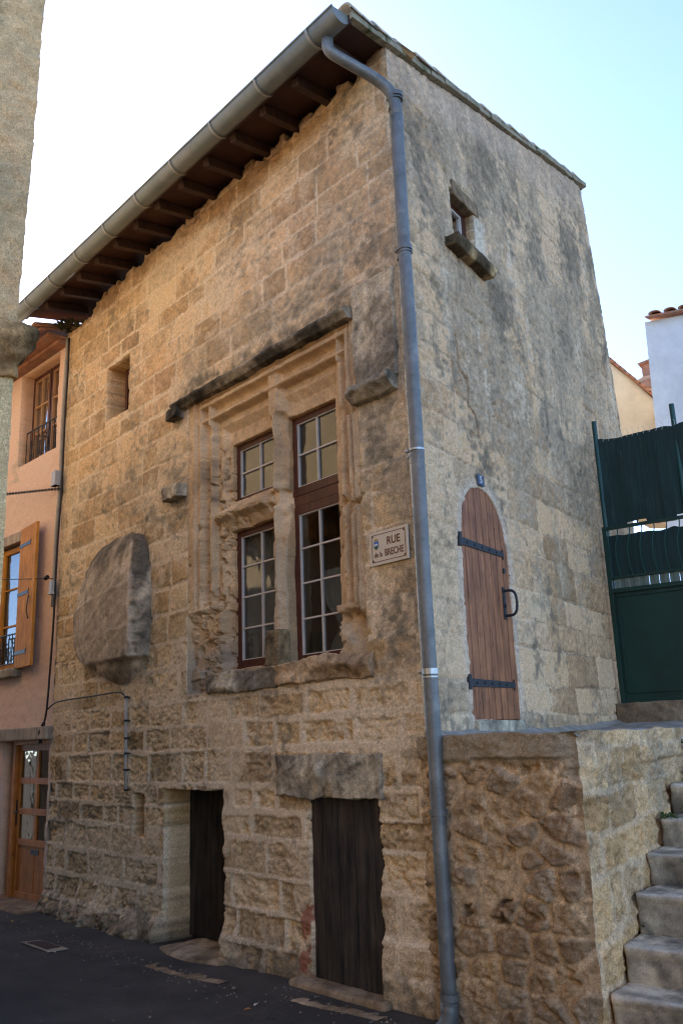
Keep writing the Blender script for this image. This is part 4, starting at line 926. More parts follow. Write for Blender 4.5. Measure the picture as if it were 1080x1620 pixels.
def ter_bend(U, Z, H, V):
    w = np.exp(-((U - TU) / .10) ** 2)[:, None]; base = V - H[:, None] * nF; return (1 - w) * V + w * (base - (.045 + .085 * fbm(Z * 4, Z * 0, 5, 5, .7))[:, None] * nct)
def ts_bend(U, Z, H, V):
    w = np.exp(-((U) / .10) ** 2)[:, None]; base = V - H[:, None] * nS; return (1 - w) * V + w * (base - (.045 + .085 * fbm(Z * 4, Z * 0, 5, 5, .7))[:, None] * nct)
wall('front_face', FR, TU, .0, -.1, TT + .06, .0095, lambda U, Z: TT + .018 * fbm(U * 4, U * 0, 3, 3) - Z, ter_h, ter_c, M['stone'], ter, .0, ter_bend, lay=1)
wall('stair_face', TS, 0, 3.0, -.1, TT + .06, .011, lambda U, Z: TT + .012 * fbm(U * 4, U * 0, 3, 3) - .02 * sm(1.9, 2.3, U) - Z, ts_h, ts_c, M['stone'], ter, .0, ts_bend, lay=1)
# top of the terrace: a worn gridded slab surface
def terrace_top():
    n1, n2 = 90, 260; A, B = np.meshgrid(np.linspace(0, 1, n1), np.linspace(0, 1, n2))
    P = K2[None, None] + (A[..., None] * (TU - CU) * .985 + (1 - A[..., None]) * .05) * dL + (B[..., None] * 4.4 + .03) * dR
    z = 1.632 + .012 * fbm(A * 5, B * 14, 4, 7) + .05 * (1 - sm(.0, .15, A)) * 1 - .02 * sm(.97, 1.0, A) + .06 * sm(.55, .95, B); P = P + z[..., None] * Zv
    P = P.reshape(-1, 3); i = np.arange(n1 * n2).reshape(n2, n1); F_ = np.stack([i[:-1, :-1], i[1:, :-1], i[1:, 1:], i[:-1, 1:]], -1).reshape(-1, 4)
    a, b = A.ravel(), B.ravel(); f = fbm(a * 12, b * 40, 4, 9); c = mix(np.array([.22, .19, .15]), np.array([.33, .29, .24]), np.clip(.5 + f, 0, 1))
    return link('terrace_top', quads('terrace_top', P, F_, c), M['stone'], ter)
terrace_top()
rbox('door_threshold', SD, du0 + .02, du1 - .02, 1.60, dz0 - .002, -.1, .035, .014, .006, cgrey, M['stone'], ter, None, 8, 71)

# low stone kerb wall under the gate
gk = base_origin(rbox('gate_plinth', GA, .0, 3.2, 1.60, 1.885, -.25, .06, .02, .010, lambda P: ctan(P) * .55, M['stone'], None, None, 8, 73))
tag(gk, 'low rough stone plinth under the green gate', 'low wall')

# ================================================================== stairs
st = thing('staircase', 'grey concrete steps climbing beside the stone terrace', 'stairs', TS.pt(.3, 0, .6))
SX = [TS.px(*p) for p in [(962, 1575), (980, 1495), (1000, 1413), (1020, 1350), (1040, 1295), (1055, 1240), (1075, 1180)]]
SX = [(SX[0][0] - .31, .12)] + SX
def cstep(P, z_=None):
    f = n3(P, 7, 3); c = mix(np.array([.21, .17, .12]), np.array([.40, .33, .235]), np.clip(.5 + 1.3 * f, 0, 1)) * (1 + .2 * n3(P, 26, 5))[:, None]
    c = c * (1 + .5 * f3(P, 18, 12))[:, None]; k = np.clip(1.3 * f3(P, 3.5, 8, 6, .7) - .12, 0, 1); c = mix(c, np.array([.06, .055, .046]), k * .85)
    if z_ is not None:
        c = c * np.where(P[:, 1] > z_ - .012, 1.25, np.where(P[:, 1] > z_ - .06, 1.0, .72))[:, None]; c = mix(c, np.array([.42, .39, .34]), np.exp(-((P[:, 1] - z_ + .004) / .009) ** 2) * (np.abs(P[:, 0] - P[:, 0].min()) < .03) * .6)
    return c
for i, (s_, z_) in enumerate(SX):
    s_n = SX[i + 1][0] if i + 1 < len(SX) else s_ + .4
    # lip, riser set slightly back
    zl = SX[i - 1][1] - .02 if i else -.1
    def dd(P, s_=s_, z_=z_, zl=zl):
        near = P[:, 0] < s_ + .03; lip = sm(z_ - .055, z_ - .035, P[:, 1]); P[:, 0] = P[:, 0] + np.where(near, .014 * (1 - lip), 0); return P
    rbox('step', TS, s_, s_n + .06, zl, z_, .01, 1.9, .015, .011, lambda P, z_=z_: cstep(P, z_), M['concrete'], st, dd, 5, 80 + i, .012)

# ================================================================== gate
gt = thing('green_gate', 'dark green metal gate with shade netting above a solid panel', 'gate', GA.pt(.9, 1.89, 0))
gb = 1.875
mb = MB(); mb.box(GA, .06, 1.79, gb + .01, 3.03, -.014, -.001); mb.build('gate_panel', M['green'], gt)
mb = MB(); win_frame(mb, GA, .05, 1.8, gb, 3.04, .0, .045, .03)
mb.box(GA, .12, 1.72, gb + .10, gb + .115, .0, .012); mb.box(GA, .12, 1.72, 2.95, 2.965, .0, .012); mb.box(GA, .12, .135, gb + .116, 2.949, .0, .012); mb.box(GA, .05, .095, 3.04, 3.70, .0, .03)
mb.box(GA, .095, 1.8, 3.14, 3.165, .004, .028); mb.box(GA, .095, 1.8, 3.66, 3.695, .002, .03); mb.build('gate_frame', M['green'], gt, .003)
for i, u in enumerate((.075, .90, 1.72)):
    mb = MB(); mb.tube([GA.pt(u + .008, 2.9 if i else gb, -.035), GA.pt(u - .0, 4.895, -.035)], .027, 12); mb.build('post', M['green_post'], gt, smooth=False)
mb = MB()
for i in range(13):
    u = .19 + i * .125; mb.tube(bez([GA.pt(u, 3.15, .012), GA.pt(u - .02, 3.3, .035), GA.pt(u - .015, 3.48, .05), GA.pt(u + .02, 3.60, .02), GA.pt(u + .02, 3.67, .015)], 4), .006, 6)
mb.build('gate_bars', M['green_post'], gt)
def netting(name, u0, u1, zf0, zf1, o, mat, seed, amp=.02):
    nu, nz = 150, 60; U, Zt = np.meshgrid(np.linspace(u0, u1, nu), np.linspace(0, 1, nz)); a = zf0(U); b = zf1(U); Z = a + (b - a) * Zt
    O = o + amp * fbm(U * 4, Z * .8, 3, seed) + .003 * vn(U * 30, Z * .6, seed) + .03 * fbm(U * 2.2, Z * 1.2, 3, seed + 2)
    P = np.stack([U, Z, O], -1).reshape(-1, 3); Pb = P.copy(); Pb[:, 2] -= .006; i = np.arange(nu * nz).reshape(nz, nu); f = np.stack([i[:-1, :-1], i[:-1, 1:], i[1:, 1:], i[1:, :-1]], -1).reshape(-1, 4)
    return link(name, quads(name, GA.pts(np.concatenate([P, Pb])), np.concatenate([f, f + nu * nz])), M[mat], gt)
def netmat():
    m, nt, b = nmat('green_netting'); v = wpos(nt, (70, 70, 1.5)); g = ramp(nt, noise(nt, v, 1, 5, .7), [(.35, 0.), (.75, 1.)])
    c = mixrgb(nt, (.002, .012, .010), (.008, .040, .032), g); c = mixrgb(nt, c, (.09, .10, .06), ramp(nt, noise(nt, wpos(nt, (110, 110, 1.2)), 1, 3, .7), [(.62, 0.), (.72, .45)]))
    nt.links.new(c, b.inputs['Base Color']); b.inputs['Roughness'].default_value = .8; bump(nt, b, noise(nt, v, 1, 5, .7), .3, .006); return m
M['net'] = netmat()
netting('shade_netting', .09, 1.8, lambda U: 3.70 + .02 * fbm(U * 5, U * 0, 3, 5) + .03 * np.sign(vn(U * 17, U * 0, 8)) * (U > .3) - .0, lambda U: 4.66 + .05 * fbm(U * 5, U * 0, 4, 6), -.02, 'net', 3)
netting('lower_netting', .1, 1.8, lambda U: 3.135 + 0 * U, lambda U: 3.60 + .03 * fbm(U * 7, U * 0, 3, 15) - .22 * (U > .88) * sm(.3, .0, np.abs(vn(U * 15, U * 0, 4))), -.02, 'net', 9, .01)
mb = MB()
for i in range(34): u = .12 + i * .05; mb.box(GA, u, u + .0495, 3.042, 3.14, .004 - .012 * (i % 2), .010 - .012 * (i % 2))
mb.build('corrugated_strip', paint('grey_green_strip', (.12, .15, .12), .6, .3, .2), gt)
# wire ends along the netting's top edge
rg = random.Random(8)
for i in range(26):
    u = .16 + i * .062 + rg.uniform(-.01, .01); z = 4.66; mb = MB(); mb.tube([GA.pt(u, z - .02, -.01), GA.pt(u + .02, z + .03, -.01), GA.pt(u + .005 + rg.uniform(-.02, .02), z + .06, -.0)], .0022, 5); mb.build('wire_end', M['steel_band'], gt)

# ================================================================== pink house on the left
pkh = thing('pink_house', 'pink rendered house with pine shutter and pine front door beside the stone house', 'house', PH.pt(1.2, 0, -1))
uw = [PH.px(*p) for p in [(38, 590), (98, 565), (27, 737), (89, 710)]]
UWN = (uw[3][0] + .0, (uw[0][0] + uw[2][0]) / 2, 5.20, 6.48)
sh_ = [PH.px(*p, .05) for p in [(36, 839), (69, 831), (26, 1057), (61, 1052)]]
shz0, shz1 = sh_[3][1], sh_[0][1]; shu1 = sh_[0][0] - .01; shu0 = sh_[1][0]
LWN = (shu1 + .0, shu1 + .75, 2.60, shz1 - .02)
PD = (-.0, .94, -.1, 1.745); PDo = (.06, 1.25, -.2, 1.745)
def pk_solid(U, Z):
    return np.minimum.reduce([6.62 - Z, rect(U, Z, UWN[0], UWN[1], UWN[2], UWN[3]), rect(U, Z, *LWN), rect(U, Z, *PDo)])
def pk_h(U, Z): return .014 * fbm(U * 1.6, Z * 1.6, 3, 301) + .007 * fbm(U * 12, Z * 12, 4, 302) + .03 * np.exp(-((U) / .12) ** 2) * fbm(U * 6, Z * 5, 4, 303) * (Z < 1.9)
def pk_c(U, Z, H):
    br = fbm(U * 1.6, Z * 1.2, 4, 304); f = fbm(U * 14, Z * 14, 3, 305)
    c = mix(np.array([.66, .47, .36]), np.array([.60, .40, .29]), np.clip(.5 + br, 0, 1)) * (1 + .08 * f[..., None])
    gy = np.clip(blob(U, Z, UWN[1] + .02, 5.25, .12, .35, .8) + 1.2 * f - .1, 0, 1) * (U > UWN[1] - .05) * (np.abs(Z - 5.3) < .3); c = mix(c, np.array([.30, .26, .2]), gy * .7)
    c = mix(c, np.array([.40, .33, .25]) * (1 + .3 * f[..., None]), sm(.14, .02, U) * .7 * (Z < 1.9)); return mix(c, np.array([.40, .30, .22]), sm(.8, 0, Z) * .6)
wall('wall', PH, .0, 4.2, -.2, 6.64, .016, pk_solid, pk_h, pk_c, stone_mat('pink_render_stone', .45, .5), pkh, .22, None, lay=3)
mb = MB(); mb.prism([PH.pt(0.05, -.1, -.45), PH.pt(9, -.1, -.45), PH.pt(9, 6.6, -.45), PH.pt(.05, 6.6, -.45)], PH.n * -5)
mb.prism([PH.pt(4.2, -.1, .0), PH.pt(9, -.1, .0), PH.pt(9, 6.6, .0), PH.pt(4.2, 6.6, .0)], PH.n * -.44); mb.prism([PH.pt(.0, 6.3, -.25), PH.pt(4.2, 6.3, -.25), PH.pt(4.2, 6.6, -.25), PH.pt(.0, 6.6, -.25)], PH.n * -.2); mb.build('sun_blocking_body', M['pink'], pkh)  # house body continued out of view, added to keep sun off the street
# upper window
uw0, uw1 = UWN[0] - .02, UWN[1] - .0
mb = MB(); win_frame(mb, PH, uw0, uw1 - .0, UWN[2] - .02, UWN[3] + .02, -.215, .05, .05); uwf = mb.build('window', M['oakframe'], pkh, .003)
cm = (uw0 + uw1) / 2
for a, b in ((uw0 + .05, cm - .012), (cm + .012, uw1 - .05)):
    mb = MB(); win_frame(mb, PH, a, b, UWN[2] + .03, UWN[3] - .03, -.20, .045, .05); mb.build('casement', M['oakframe'], uwf, .003)
    mb = MB(); win_frame(mb, PH, a + .045, b - .045, UWN[2] + .075, UWN[3] - .075, -.195, .012, .046); m_ = (a + b) / 2; mb.box(PH, m_ - .01, m_ + .01, UWN[2] + .09, UWN[3] - .09, -.19, -.152)
    for k in (1, 2): z = UWN[2] + .075 + k * (UWN[3] - UWN[2] - .15) / 3; mb.box(PH, a + .057, b - .057, z - .01, z + .01, -.192, -.154)
    mb.build('glazing_bars', M['bar_tan'], uwf)
    mb = MB(); mb.box(PH, a + .04, b - .04, UWN[2] + .07, UWN[3] - .07, -.185, -.18); mb.build('pane', M['glass_sky'], uwf)
def railing(parent, u0, u1, z0, z1, o, n):
    mb = MB(); mb.tube([PH.pt(u0, z1, o), PH.pt(u1, z1, o)], .010, 8); mb.tube([PH.pt(u0, z0, o), PH.pt(u1, z0, o)], .007, 8)
    for i in range(n + 1):
        u = u0 + (u1 - u0) * i / n; mb.tube([PH.pt(u, z0, o), PH.pt(u, z1, o)], .006, 6)
    for i in range(1, n, 2):
        u = u0 + (u1 - u0) * (i + .5) / n; h = z1 - z0; w = (u1 - u0) / n * .42
        for sg in (-1, 1):
            pts = [PH.pt(u + sg * w * .15, z0 + h * .15, o)] + [PH.pt(u + sg * w * (.55 + .4 * math.cos(a)), z0 + h * .62 + w * .9 * math.sin(a), o) for a in np.linspace(-2.6, 2.6, 12)]
            mb.tube(pts, .004, 5)
            pts = [PH.pt(u + sg * w * (.5 + .35 * math.cos(a)), z0 + h * .2 + w * .7 * math.sin(a), o) for a in np.linspace(-2.6, 2.6, 10)]; mb.tube(pts, .004, 5)
    return mb.build('window_railing', M['iron'], parent)
railing(pkh, UWN[0] + .0, UWN[1] - .08, UWN[2] + .02, 5.66, -.07, 9)
railing(pkh, LWN[0] - .0, LWN[1], 2.66, 3.02, .02, 8)
# lower window, lintel, sill
window(pkh, PH, LWN[0] - .0, LWN[1] + .0, LWN[2] + .02, LWN[3] - .12, -.10, 1, 3, .06, .02, 'pine', 'pine', 'glass')
curtain(PH, LWN[0] + .05, LWN[1] - .05, LWN[2] + .05, LWN[3] - .15, -.17, pkh)
mb = MB(); mb.bar(PH.pt(LWN[0] - .22, LWN[3] - .03, -.04), PH.pt(LWN[1] + .1, LWN[3] - .03, -.04), .14, .13); mb.build('wooden_lintel', M['grey_beam'], pkh, .01)
rbox('window_sill', PH, LWN[0] - .06, LWN[1] + .1, 2.49, 2.60, -.1, .09, .02, .003, cgrey, M['stone_soft'], pkh, None, 8, 91)
# open shutter leaning slightly off the wall
shd = R(6); sO = PH.pt(shu1, 0, .035); sd_ = -PH.d * math.cos(shd) + PH.n * math.sin(shd); sn = PH.n * math.cos(shd) + PH.d * math.sin(shd); SH = Plane(sO, sd_, sn)
sw_w = (shu1 - shu0); mb = MB(); nb = 6
for i in range(nb): a = sw_w * i / nb; mb.box(SH, a, a + sw_w / nb - .004, shz0, shz1, 0, .035)
shut = mb.build('shutter', M['pine'], pkh, .003)
for zz in (shz0 + .18, (shz0 + shz1) / 2 + .03, shz1 - .22):
    mb = MB(); l = sw_w * .62; mb.prism([SH.pt(.0, zz - .022, .035), SH.pt(l, zz - .022, .035), SH.pt(l + .05, zz - .035, .035), SH.pt(l + .02, zz, .035), SH.pt(l + .05, zz + .035, .035), SH.pt(l, zz + .022, .035), SH.pt(.0, zz + .022, .035)], sn * .006); mb.build('strap_hinge', M['iron'], shut)
mb = MB(); zz = (shz0 + shz1) / 2; mb.tube(bez([SH.pt(sw_w * .72, zz - .02, .04), SH.pt(sw_w * .78, zz - .1, .06), SH.pt(sw_w * .72, zz - .2, .06), SH.pt(sw_w * .76, zz - .3, .04)], 5), .006, 6); mb.build('shutter_hook', M['iron'], shut)
# front door under a wooden lintel
mb = MB(); mb.bar(PH.pt(-.02, 1.82, .0), PH.pt(2.2, 1.82, .0), .17, .14); mb.build('door_lintel', M['grey_beam'], pkh, .012)
dz_b, dz_t = .0, 1.70; da, db = .04, 1.02
mb = MB(); mb.box(PH, db, db + .07, dz_b - .02, dz_t + .04, -.16, -.06); mb.box(PH, da - .06, db, dz_t, dz_t + .05, -.16, -.06); mb.box(PH, da - .07, da, dz_b, dz_t, -.16, -.06); pd = mb.build('front_door', M['pine_door'], pkh, .004)
mb = MB(); w = .07; win_frame(mb, PH, da, db, .02, dz_t, -.14, w, .045); mc_ = (da + db) / 2; mb.box(PH, mc_ - .03, mc_ + .03, .62, dz_t - w, -.139, -.10)
for k in range(4):
    z = .62 + k * (dz_t - w - .62) / 3; 
    if k < 3: mb.box(PH, da + w, db - w, z - .035, z + .035, -.138, -.098)
mb.box(PH, da + w, db - w, .08, .585, -.135, -.115); mb.box(PH, mc_ - .005, mc_ + .005, .12, .55, -.115, -.11)
mb.build('door_leaf', M['pine_door'], pd, .003)
mb = MB(); mb.box(PH, da + .05, db - .05, .6, dz_t - .05, -.125, -.12); mb.build('pane', M['glass'], pd)
curtain(PH, da + .06, db - .06, .6, dz_t - .05, -.16, pd, amp=.008)
mb = MB(); mb.box(PH, mc_ - .10, mc_ + .09, .50, .55, -.115, -.108); mb.build('letter_slot', M['iron'], pd)
mb = MB(); mb.tube(bez([PH.pt(db - .035, .95, -.095), PH.pt(db - .035, .95, -.06), PH.pt(db - .13, .95, -.06)], 4), .009, 8); mb.box(PH, db - .05, db - .02, .8, 1.08, -.096, -.09); mb.build('door_handle', M['iron'], pd)
mb = MB(); mb.box(PH, db + .07, db + .45, -.05, 1.75, -.30, -.21); mb.build('reveal_infill', M['pink'], pkh)
rbox('doorstep', PH, -.06, 1.5, -.1, .03, -.3, .30, .025, .012, lambda P: ctan(P) * .6, M['stone_soft'], pkh, None, 6, 97, .02)
# eaves of the pink house: tiles over a cream gutter
ez = 6.62
def proof(u, s, dz=0): return PH.pt(u, ez + .06 + .30 * s + dz, -s)
mb = MB(); mb.prism([proof(0, -.38, 0), proof(3.4, -.38, 0), proof(3.4, 3.0, 0), proof(0.0, 3.0, 0)], Zv * .03); mb.build('roof_deck', M['tile'], pkh)
tiles('roof_tiles', lambda u, s, z: proof(u, s, .035 + z), 14, -.42, .9, .24, .10, M['tile'], pkh)
mb = MB()
for k in range(2): mb.bar(PH.pt(-.0, 6.50 + .05 * k, .07 + .09 * k), PH.pt(3.4, 6.50 + .05 * k, .07 + .09 * k), .14 + .1 * k, .045)
mb.build('eaves_course', M['tile'], pkh, .008)
gz = FR.px(45, 522, .5)[1]; gcu = PH.px(50, 524, .43)
mb = MB(); mb.tube([PH.pt(gcu[0] - .02, gcu[1] - .02, .47), PH.pt(3.4, gcu[1] - .02, .47)], .065, 14); mb.tube([PH.pt(gcu[0] - .04, gcu[1] - .02, .47), PH.pt(gcu[0] + .02, gcu[1] - .02, .47)], .078, 14); mb.build('gutter', M['plastic_cream'], pkh, smooth=False)

# ================================================================== building at the left edge, with its cornice
cbp = hit(22, 600, K + nF * 2.2, nF)
nE = -dL                                               # end face looks back along the street
CB = Plane(np.array([cbp[0], cbp[1], 0]), nF, nE)      # u runs away from the lane
cb = thing('corner_building', 'grey roughcast building with stone cornice, cut off at the left edge', 'building', CB.pt(1.5, 0, -1.5))
LEAN = .012
def cb_solid(U, Z): return 7.9 - Z + 0 * U
def cb_h(U, Z):
    up = sm(4.25, 4.4, Z); w = fbm(U * 12, Z * 12, 5, 401, .65) * .03; st = np.abs(vn(U * 3 + Z * 2.5, Z * 9 - U * 2, 402)) * -.02; return w + st * up + fbm(U, Z, 3, 403) * .02
def cb_c(U, Z, H):
    up = sm(4.2, 4.4, Z); f = fbm(U * 15, Z * 15, 4, 404); b = fbm(U * 2.5 + Z, Z * 3 - U, 4, 405); v = fbm(U * 4 + Z * 4, Z * 7 - U * 3, 4, 406)
    c1 = mix(np.array([.50, .36, .22]), np.array([.38, .30, .20]), np.clip(.5 + 1.3 * b, 0, 1)) * (1 + .25 * f[..., None]); c1 = mix(c1, np.array([.50, .33, .18]), np.clip(v * 1.6 - .3, 0, .7))
    c2 = np.array([.50, .41, .26]) * (1 + .12 * f[..., None] + .12 * b[..., None]); return mix(c2, c1, up) * np.array([1.05, .97, .80])
def cb_bend(U, Z, H, V):
    return V - CB.d * (np.maximum(Z - 4.3, 0) * .026)[:, None]
wall('wall', CB, .0, 3.0, -.1, 7.9, .02, cb_solid, cb_h, cb_c, M['stone'], cb, .05, cb_bend, lay=1)
mb = MB(); 
top_shift = -CB.d * (3.5 * .026)
A0, A1, A2 = CB.pt(0.1, -.1, -.12), CB.pt(0.1, 4.3, -.12), CB.pt(.1, 7.85, -.12) + top_shift
mb.prism([A0, A1, A2, A2 - nE * 9, A0 - nE * 9], nF * .25); mb.build('lane_wall', render_coat('lane_render', (.42, .34, .24)), cb)
def cor_d(P):
    z = P[:, 1]; k = np.interp(z, [4.02, 4.12, 4.2, 4.32, 4.40, 4.46], [.25, .35, .75, 1.0, .95, .7]); P[:, 2] = np.where(P[:, 2] > 0, P[:, 2] * k, P[:, 2]); P[:, 0] = np.where(P[:, 0] < .05, .05 - (.05 - P[:, 0]) * k, P[:, 0]); return P
rbox('cornice', CB, -.12, 3.0, 4.04, 4.44, -4.0, .13, .022, .028, lambda P: cdark(P) * np.array([1.35, 1.0, .62]), M['stone'], cb, cor_d, 6, 103)

# ================================================================== house across the street (behind the viewer, mirrored in the panes)
OP = Plane(K + nF * 7.6, -dL, -nF)
def op_solid(U, Z): return np.minimum(6.8 - Z, np.minimum.reduce([rect(U, Z, a, a + .9, b, b + 1.3) for a in (-6.5, -3.6, -.6, 2.4, 5.2) for b in (1.0, 4.0)]))
COP = Courses(77, -.1, 8, (.25, .4), -10.5, 9.5, (.3, .8))
def op_c(U, Z, H): d, hh = COP.field(U, Z); return mix(stone_base(hh, U, Z, .3 + 0 * U) * (.75 + .5 * np.clip(hh[..., 1:2] + 1.2 * fbm(U * 3, Z * 4, 4, 12)[..., None], -1, 1)), MORT * .5, sm(.03, .01, d))
oph = thing('facing_house', 'tan stone house facing the old stone house across the street', 'house', OP.pt(0, 0, -2))
wall('wall', OP, -10, 9, -.1, 6.8, .05, op_solid, lambda U, Z: .10 * fbm(U * 5, Z * 5, 4, 9, .65), op_c, M['stone'], oph, .25, None, lay=2)
mb = MB(); mb.box(OP, -10, 9, -.1, 6.7, -.9, -.3); mb.build('core', M['rafter'], oph)

# ================================================================== far houses at the right
def far_house(name, label, pts, Y, depth, mat, shift=(0, 0, 0)):
    t = thing(name, label, 'house', W(*pts[0], Y) * np.array([1, 1, 0]) + np.array([0, 0, 1.5])); mb = MB(); mb.prism([W(x, y, Y) for x, y in pts], dR * depth); mb.build('wall', M[mat], t); return t
wh = far_house('white_house', 'pale bluish white house rising behind the green gate, right edge', [(1019, 510), (1080, 498), (1400, 430), (1400, 900), (1060, 900)], 13, 6, 'white')
a, b = W(1027, 503, 12.9), W(1420, 425, 12.9)
def wroof(u, s, dz=0): 
    d = (b - a) / np.linalg.norm(b - a); return a + d * u + (dR + Zv * .25) * s + Zv * dz
mb = MB(); mb.prism([wroof(-.05, -.1), wroof(4, -.1), wroof(4, 5), wroof(-.05, 5)], Zv * .03); mb.build('roof', M['tile'], wh)
tiles('roof_tiles', lambda u, s, z: wroof(u, s, .03 + z * .6), 14, -.14, 2.5, .24, .10, M['tile'], wh)
ch = far_house('cream_house', 'cream rendered house with sloping tiled verge behind the gate', [(900, 520), (968, 577), (1000, 602), (1036, 634), (1040, 700), (1040, 760), (900, 760)], 15, 5, 'cream')
mb = MB(); e0, e1 = W(940, 549, 14.93), W(1043, 634, 14.93); dv = (e1 - e0) / np.linalg.norm(e1 - e0)
for i in range(12):
    p = e0 + dv * i * .115; q = p + dv * .13 ; mb.bar(p + Zv * .004 * (i % 2), q + Zv * .004 * (i % 2), .05, .045)
mb.prism([e0 - Zv * .03, e1 - Zv * .03, e1 + dR * 5, e0 + dR * 5], Zv * .05)
mb.build('verge_tiles', M['tile'], ch)
mb = MB(); g0 = W(1041, 652, 14.9); mb.tube([g0 - Zv * .05, g0 + np.array([0, 3, -.05])], .07, 10); mb.build('gutter', M['plastic_cream'], ch)
kh = far_house('chimney_house', 'brown roofed house with terracotta chimney between cream and white houses', [(1000, 606), (1016, 596), (1100, 575), (1100, 760), (1000, 760)], 21, 5, 'pink')
mb = MB(); mb.prism([W(1003, 611, 20.9), W(1016, 602, 20.9), W(1110, 570, 20.9), W(1110, 586, 20.9), W(1030, 612, 20.9)], dR * 2.5 + Zv * .6); mb.build('roof', M['tile'], kh)
mb = MB(); mb.prism([W(x, y, 21.3) for x, y in [(1013, 575), (1031, 569), (1034, 608), (1018, 612)]], dR * .6); chn = mb.build('chimney', M['tile'], kh)
mb = MB(); mb.prism([W(x, y, 21.2) for x, y in [(1007, 575), (1035, 564), (1036, 567), (1009, 578)]], dR * .8); mb.build('chimney_cap', M['tile'], chn)

# ================================================================== cables, conduit, chain, boxes
def fcable(pts, o, r, name, label, cat, mat, pl=FR, group=None, extra=None):
    P = [pl.pt(*pl.px(x, y, o), o) for x, y in pts]; mb = MB(); mb.tube(bez(P, 5), r, 8)
    if extra: extra(mb)
    ob = base_origin(mb.build(name, M[mat], None, smooth=True)); return tag(ob, label, cat, group)
VC = [(110, 535), (108, 590), (103, 660), (101, 710), (98, 780), (92, 850), (89, 900), (86, 970), (82, 1030), (78, 1080), (74, 1130), (68, 1150)]
fcable(VC, .045, .012, 'vertical_cable', 'black cable running down the joint between pink and stone houses', 'cable', 'cable')
fcable([(107, 535), (104, 590), (99, 660), (97, 710), (95, 770), (88, 850), (86, 900), (83, 960)], .035, .018, 'cable_trunking', 'pale grey trunking beside the black cable on the house joint', 'trunking', 'conduit')
fcable([(76, 1122), (86, 1112), (100, 1108), (150, 1101), (188, 1094), (196, 1098), (200, 1106)], .035, .008, 'wall_cable', 'thin dark cable running across the stone wall into the conduit', 'cable', 'cable')
cp = [(200, 1100), (199.5, 1150), (199, 1200), (199, 1252)]
cd = thing('conduit', 'thin grey conduit fixed upright to stone wall below the cable', 'conduit', FR.pt(*FR.px(199, 1252), .03))
mb = MB(); mb.tube([FR.pt(*FR.px(x, y, .035), .035) for x, y in cp], .015, 10); mb.build('tube', M['conduit'], cd, smooth=True)
for y in (1103, 1140, 1168, 1192, 1218, 1250):
    p = FR.px(199.7, y, .035); mb = MB(); mb.tube([FR.pt(p[0], p[1] - .01, .035), FR.pt(p[0], p[1] + .01, .035)], .021, 10); mb.bar(FR.pt(p[0] - .03, p[1], .015), FR.pt(p[0] + .03, p[1], .015), .02, .012); mb.build('clip', M['cable'], cd)
def ebox(x, y, w, h, name, label, cat, mat, o=.03, d=.06):
    u, z = FR.px(x, y, o); mb = MB(); mb.box(FR, u - w / 2, u + w / 2, z - h / 2, z + h / 2, o - .01, o + d); mb.box(FR, u - w / 2 - .006, u + w / 2 + .006, z - h / 2 - .0, z - h / 2 + .03, o + .0, o + d + .006)
    return tag(base_origin(mb.build(name, M[mat], None, .006)), label, cat)
ebox(92, 758, .11, .18, 'junction_box', 'white electrical box on the house joint level with the chain', 'electrical box', 'plastic_grey', .06)
ebox(85, 930, .07, .16, 'cable_box', 'small white box on the trunking below the overhead wire', 'electrical box', 'plastic_grey', .05, .04)
u, z = FR.px(68, 1155, .06); mb = MB(); mb.tube([FR.pt(u, z + .08, .05), FR.pt(u + .02, z - .02, .07), FR.pt(u + .05, z - .14, .06)], [.02, .032, .018], 8); mb.tube([FR.pt(u - .03, z + .1, .06), FR.pt(u - .06, z + .02, .07), FR.pt(u - .01, z - .06, .06)], .008, 6)
tag(base_origin(mb.build('cable_splice', M['cable'], None)), 'black taped cable splice hanging at the end of the wooden lintel', 'cable')
# chain
A = FR.pt(*FR.px(95, 773, .06), .06); B = W(-30, 788, 8.6); mb = MB(); nlk = 60
B = PH.pt(*PH.px(-40, 787, .25), .25)
for i in range(nlk):
    t = i / nlk; c = A + (B - A) * t - Zv * .06 * math.sin(math.pi * t) * 0; t2 = (B - A) / np.linalg.norm(B - A); ax = Zv if i % 2 else np.cross(t2, Zv); L = np.linalg.norm(B - A) / nlk * .72
    ring = [c + t2 * (L * math.cos(a)) + ax * (.016 * math.sin(a)) for a in np.linspace(0, 2 * math.pi, 11)]; mb.tube(ring, .0045, 5, False)
tag(base_origin(mb.build('chain', M['iron'], None)), 'rusty iron chain stretched left from the white electrical box', 'chain')
mb = MB(); A = FR.pt(*FR.px(84, 915, .06), .06); B = PH.pt(*PH.px(-40, 918, .3), .3); mb.tube([A, (A + B) / 2, B], .005, 6); p = A + (B - A) * .06; mb.tube([p + Zv * .02, p + (B - A) * .03], .025, 8)
tag(base_origin(mb.build('overhead_wire', M['cable'], None)), 'thin wire crossing in front of the pine shutter', 'wire')

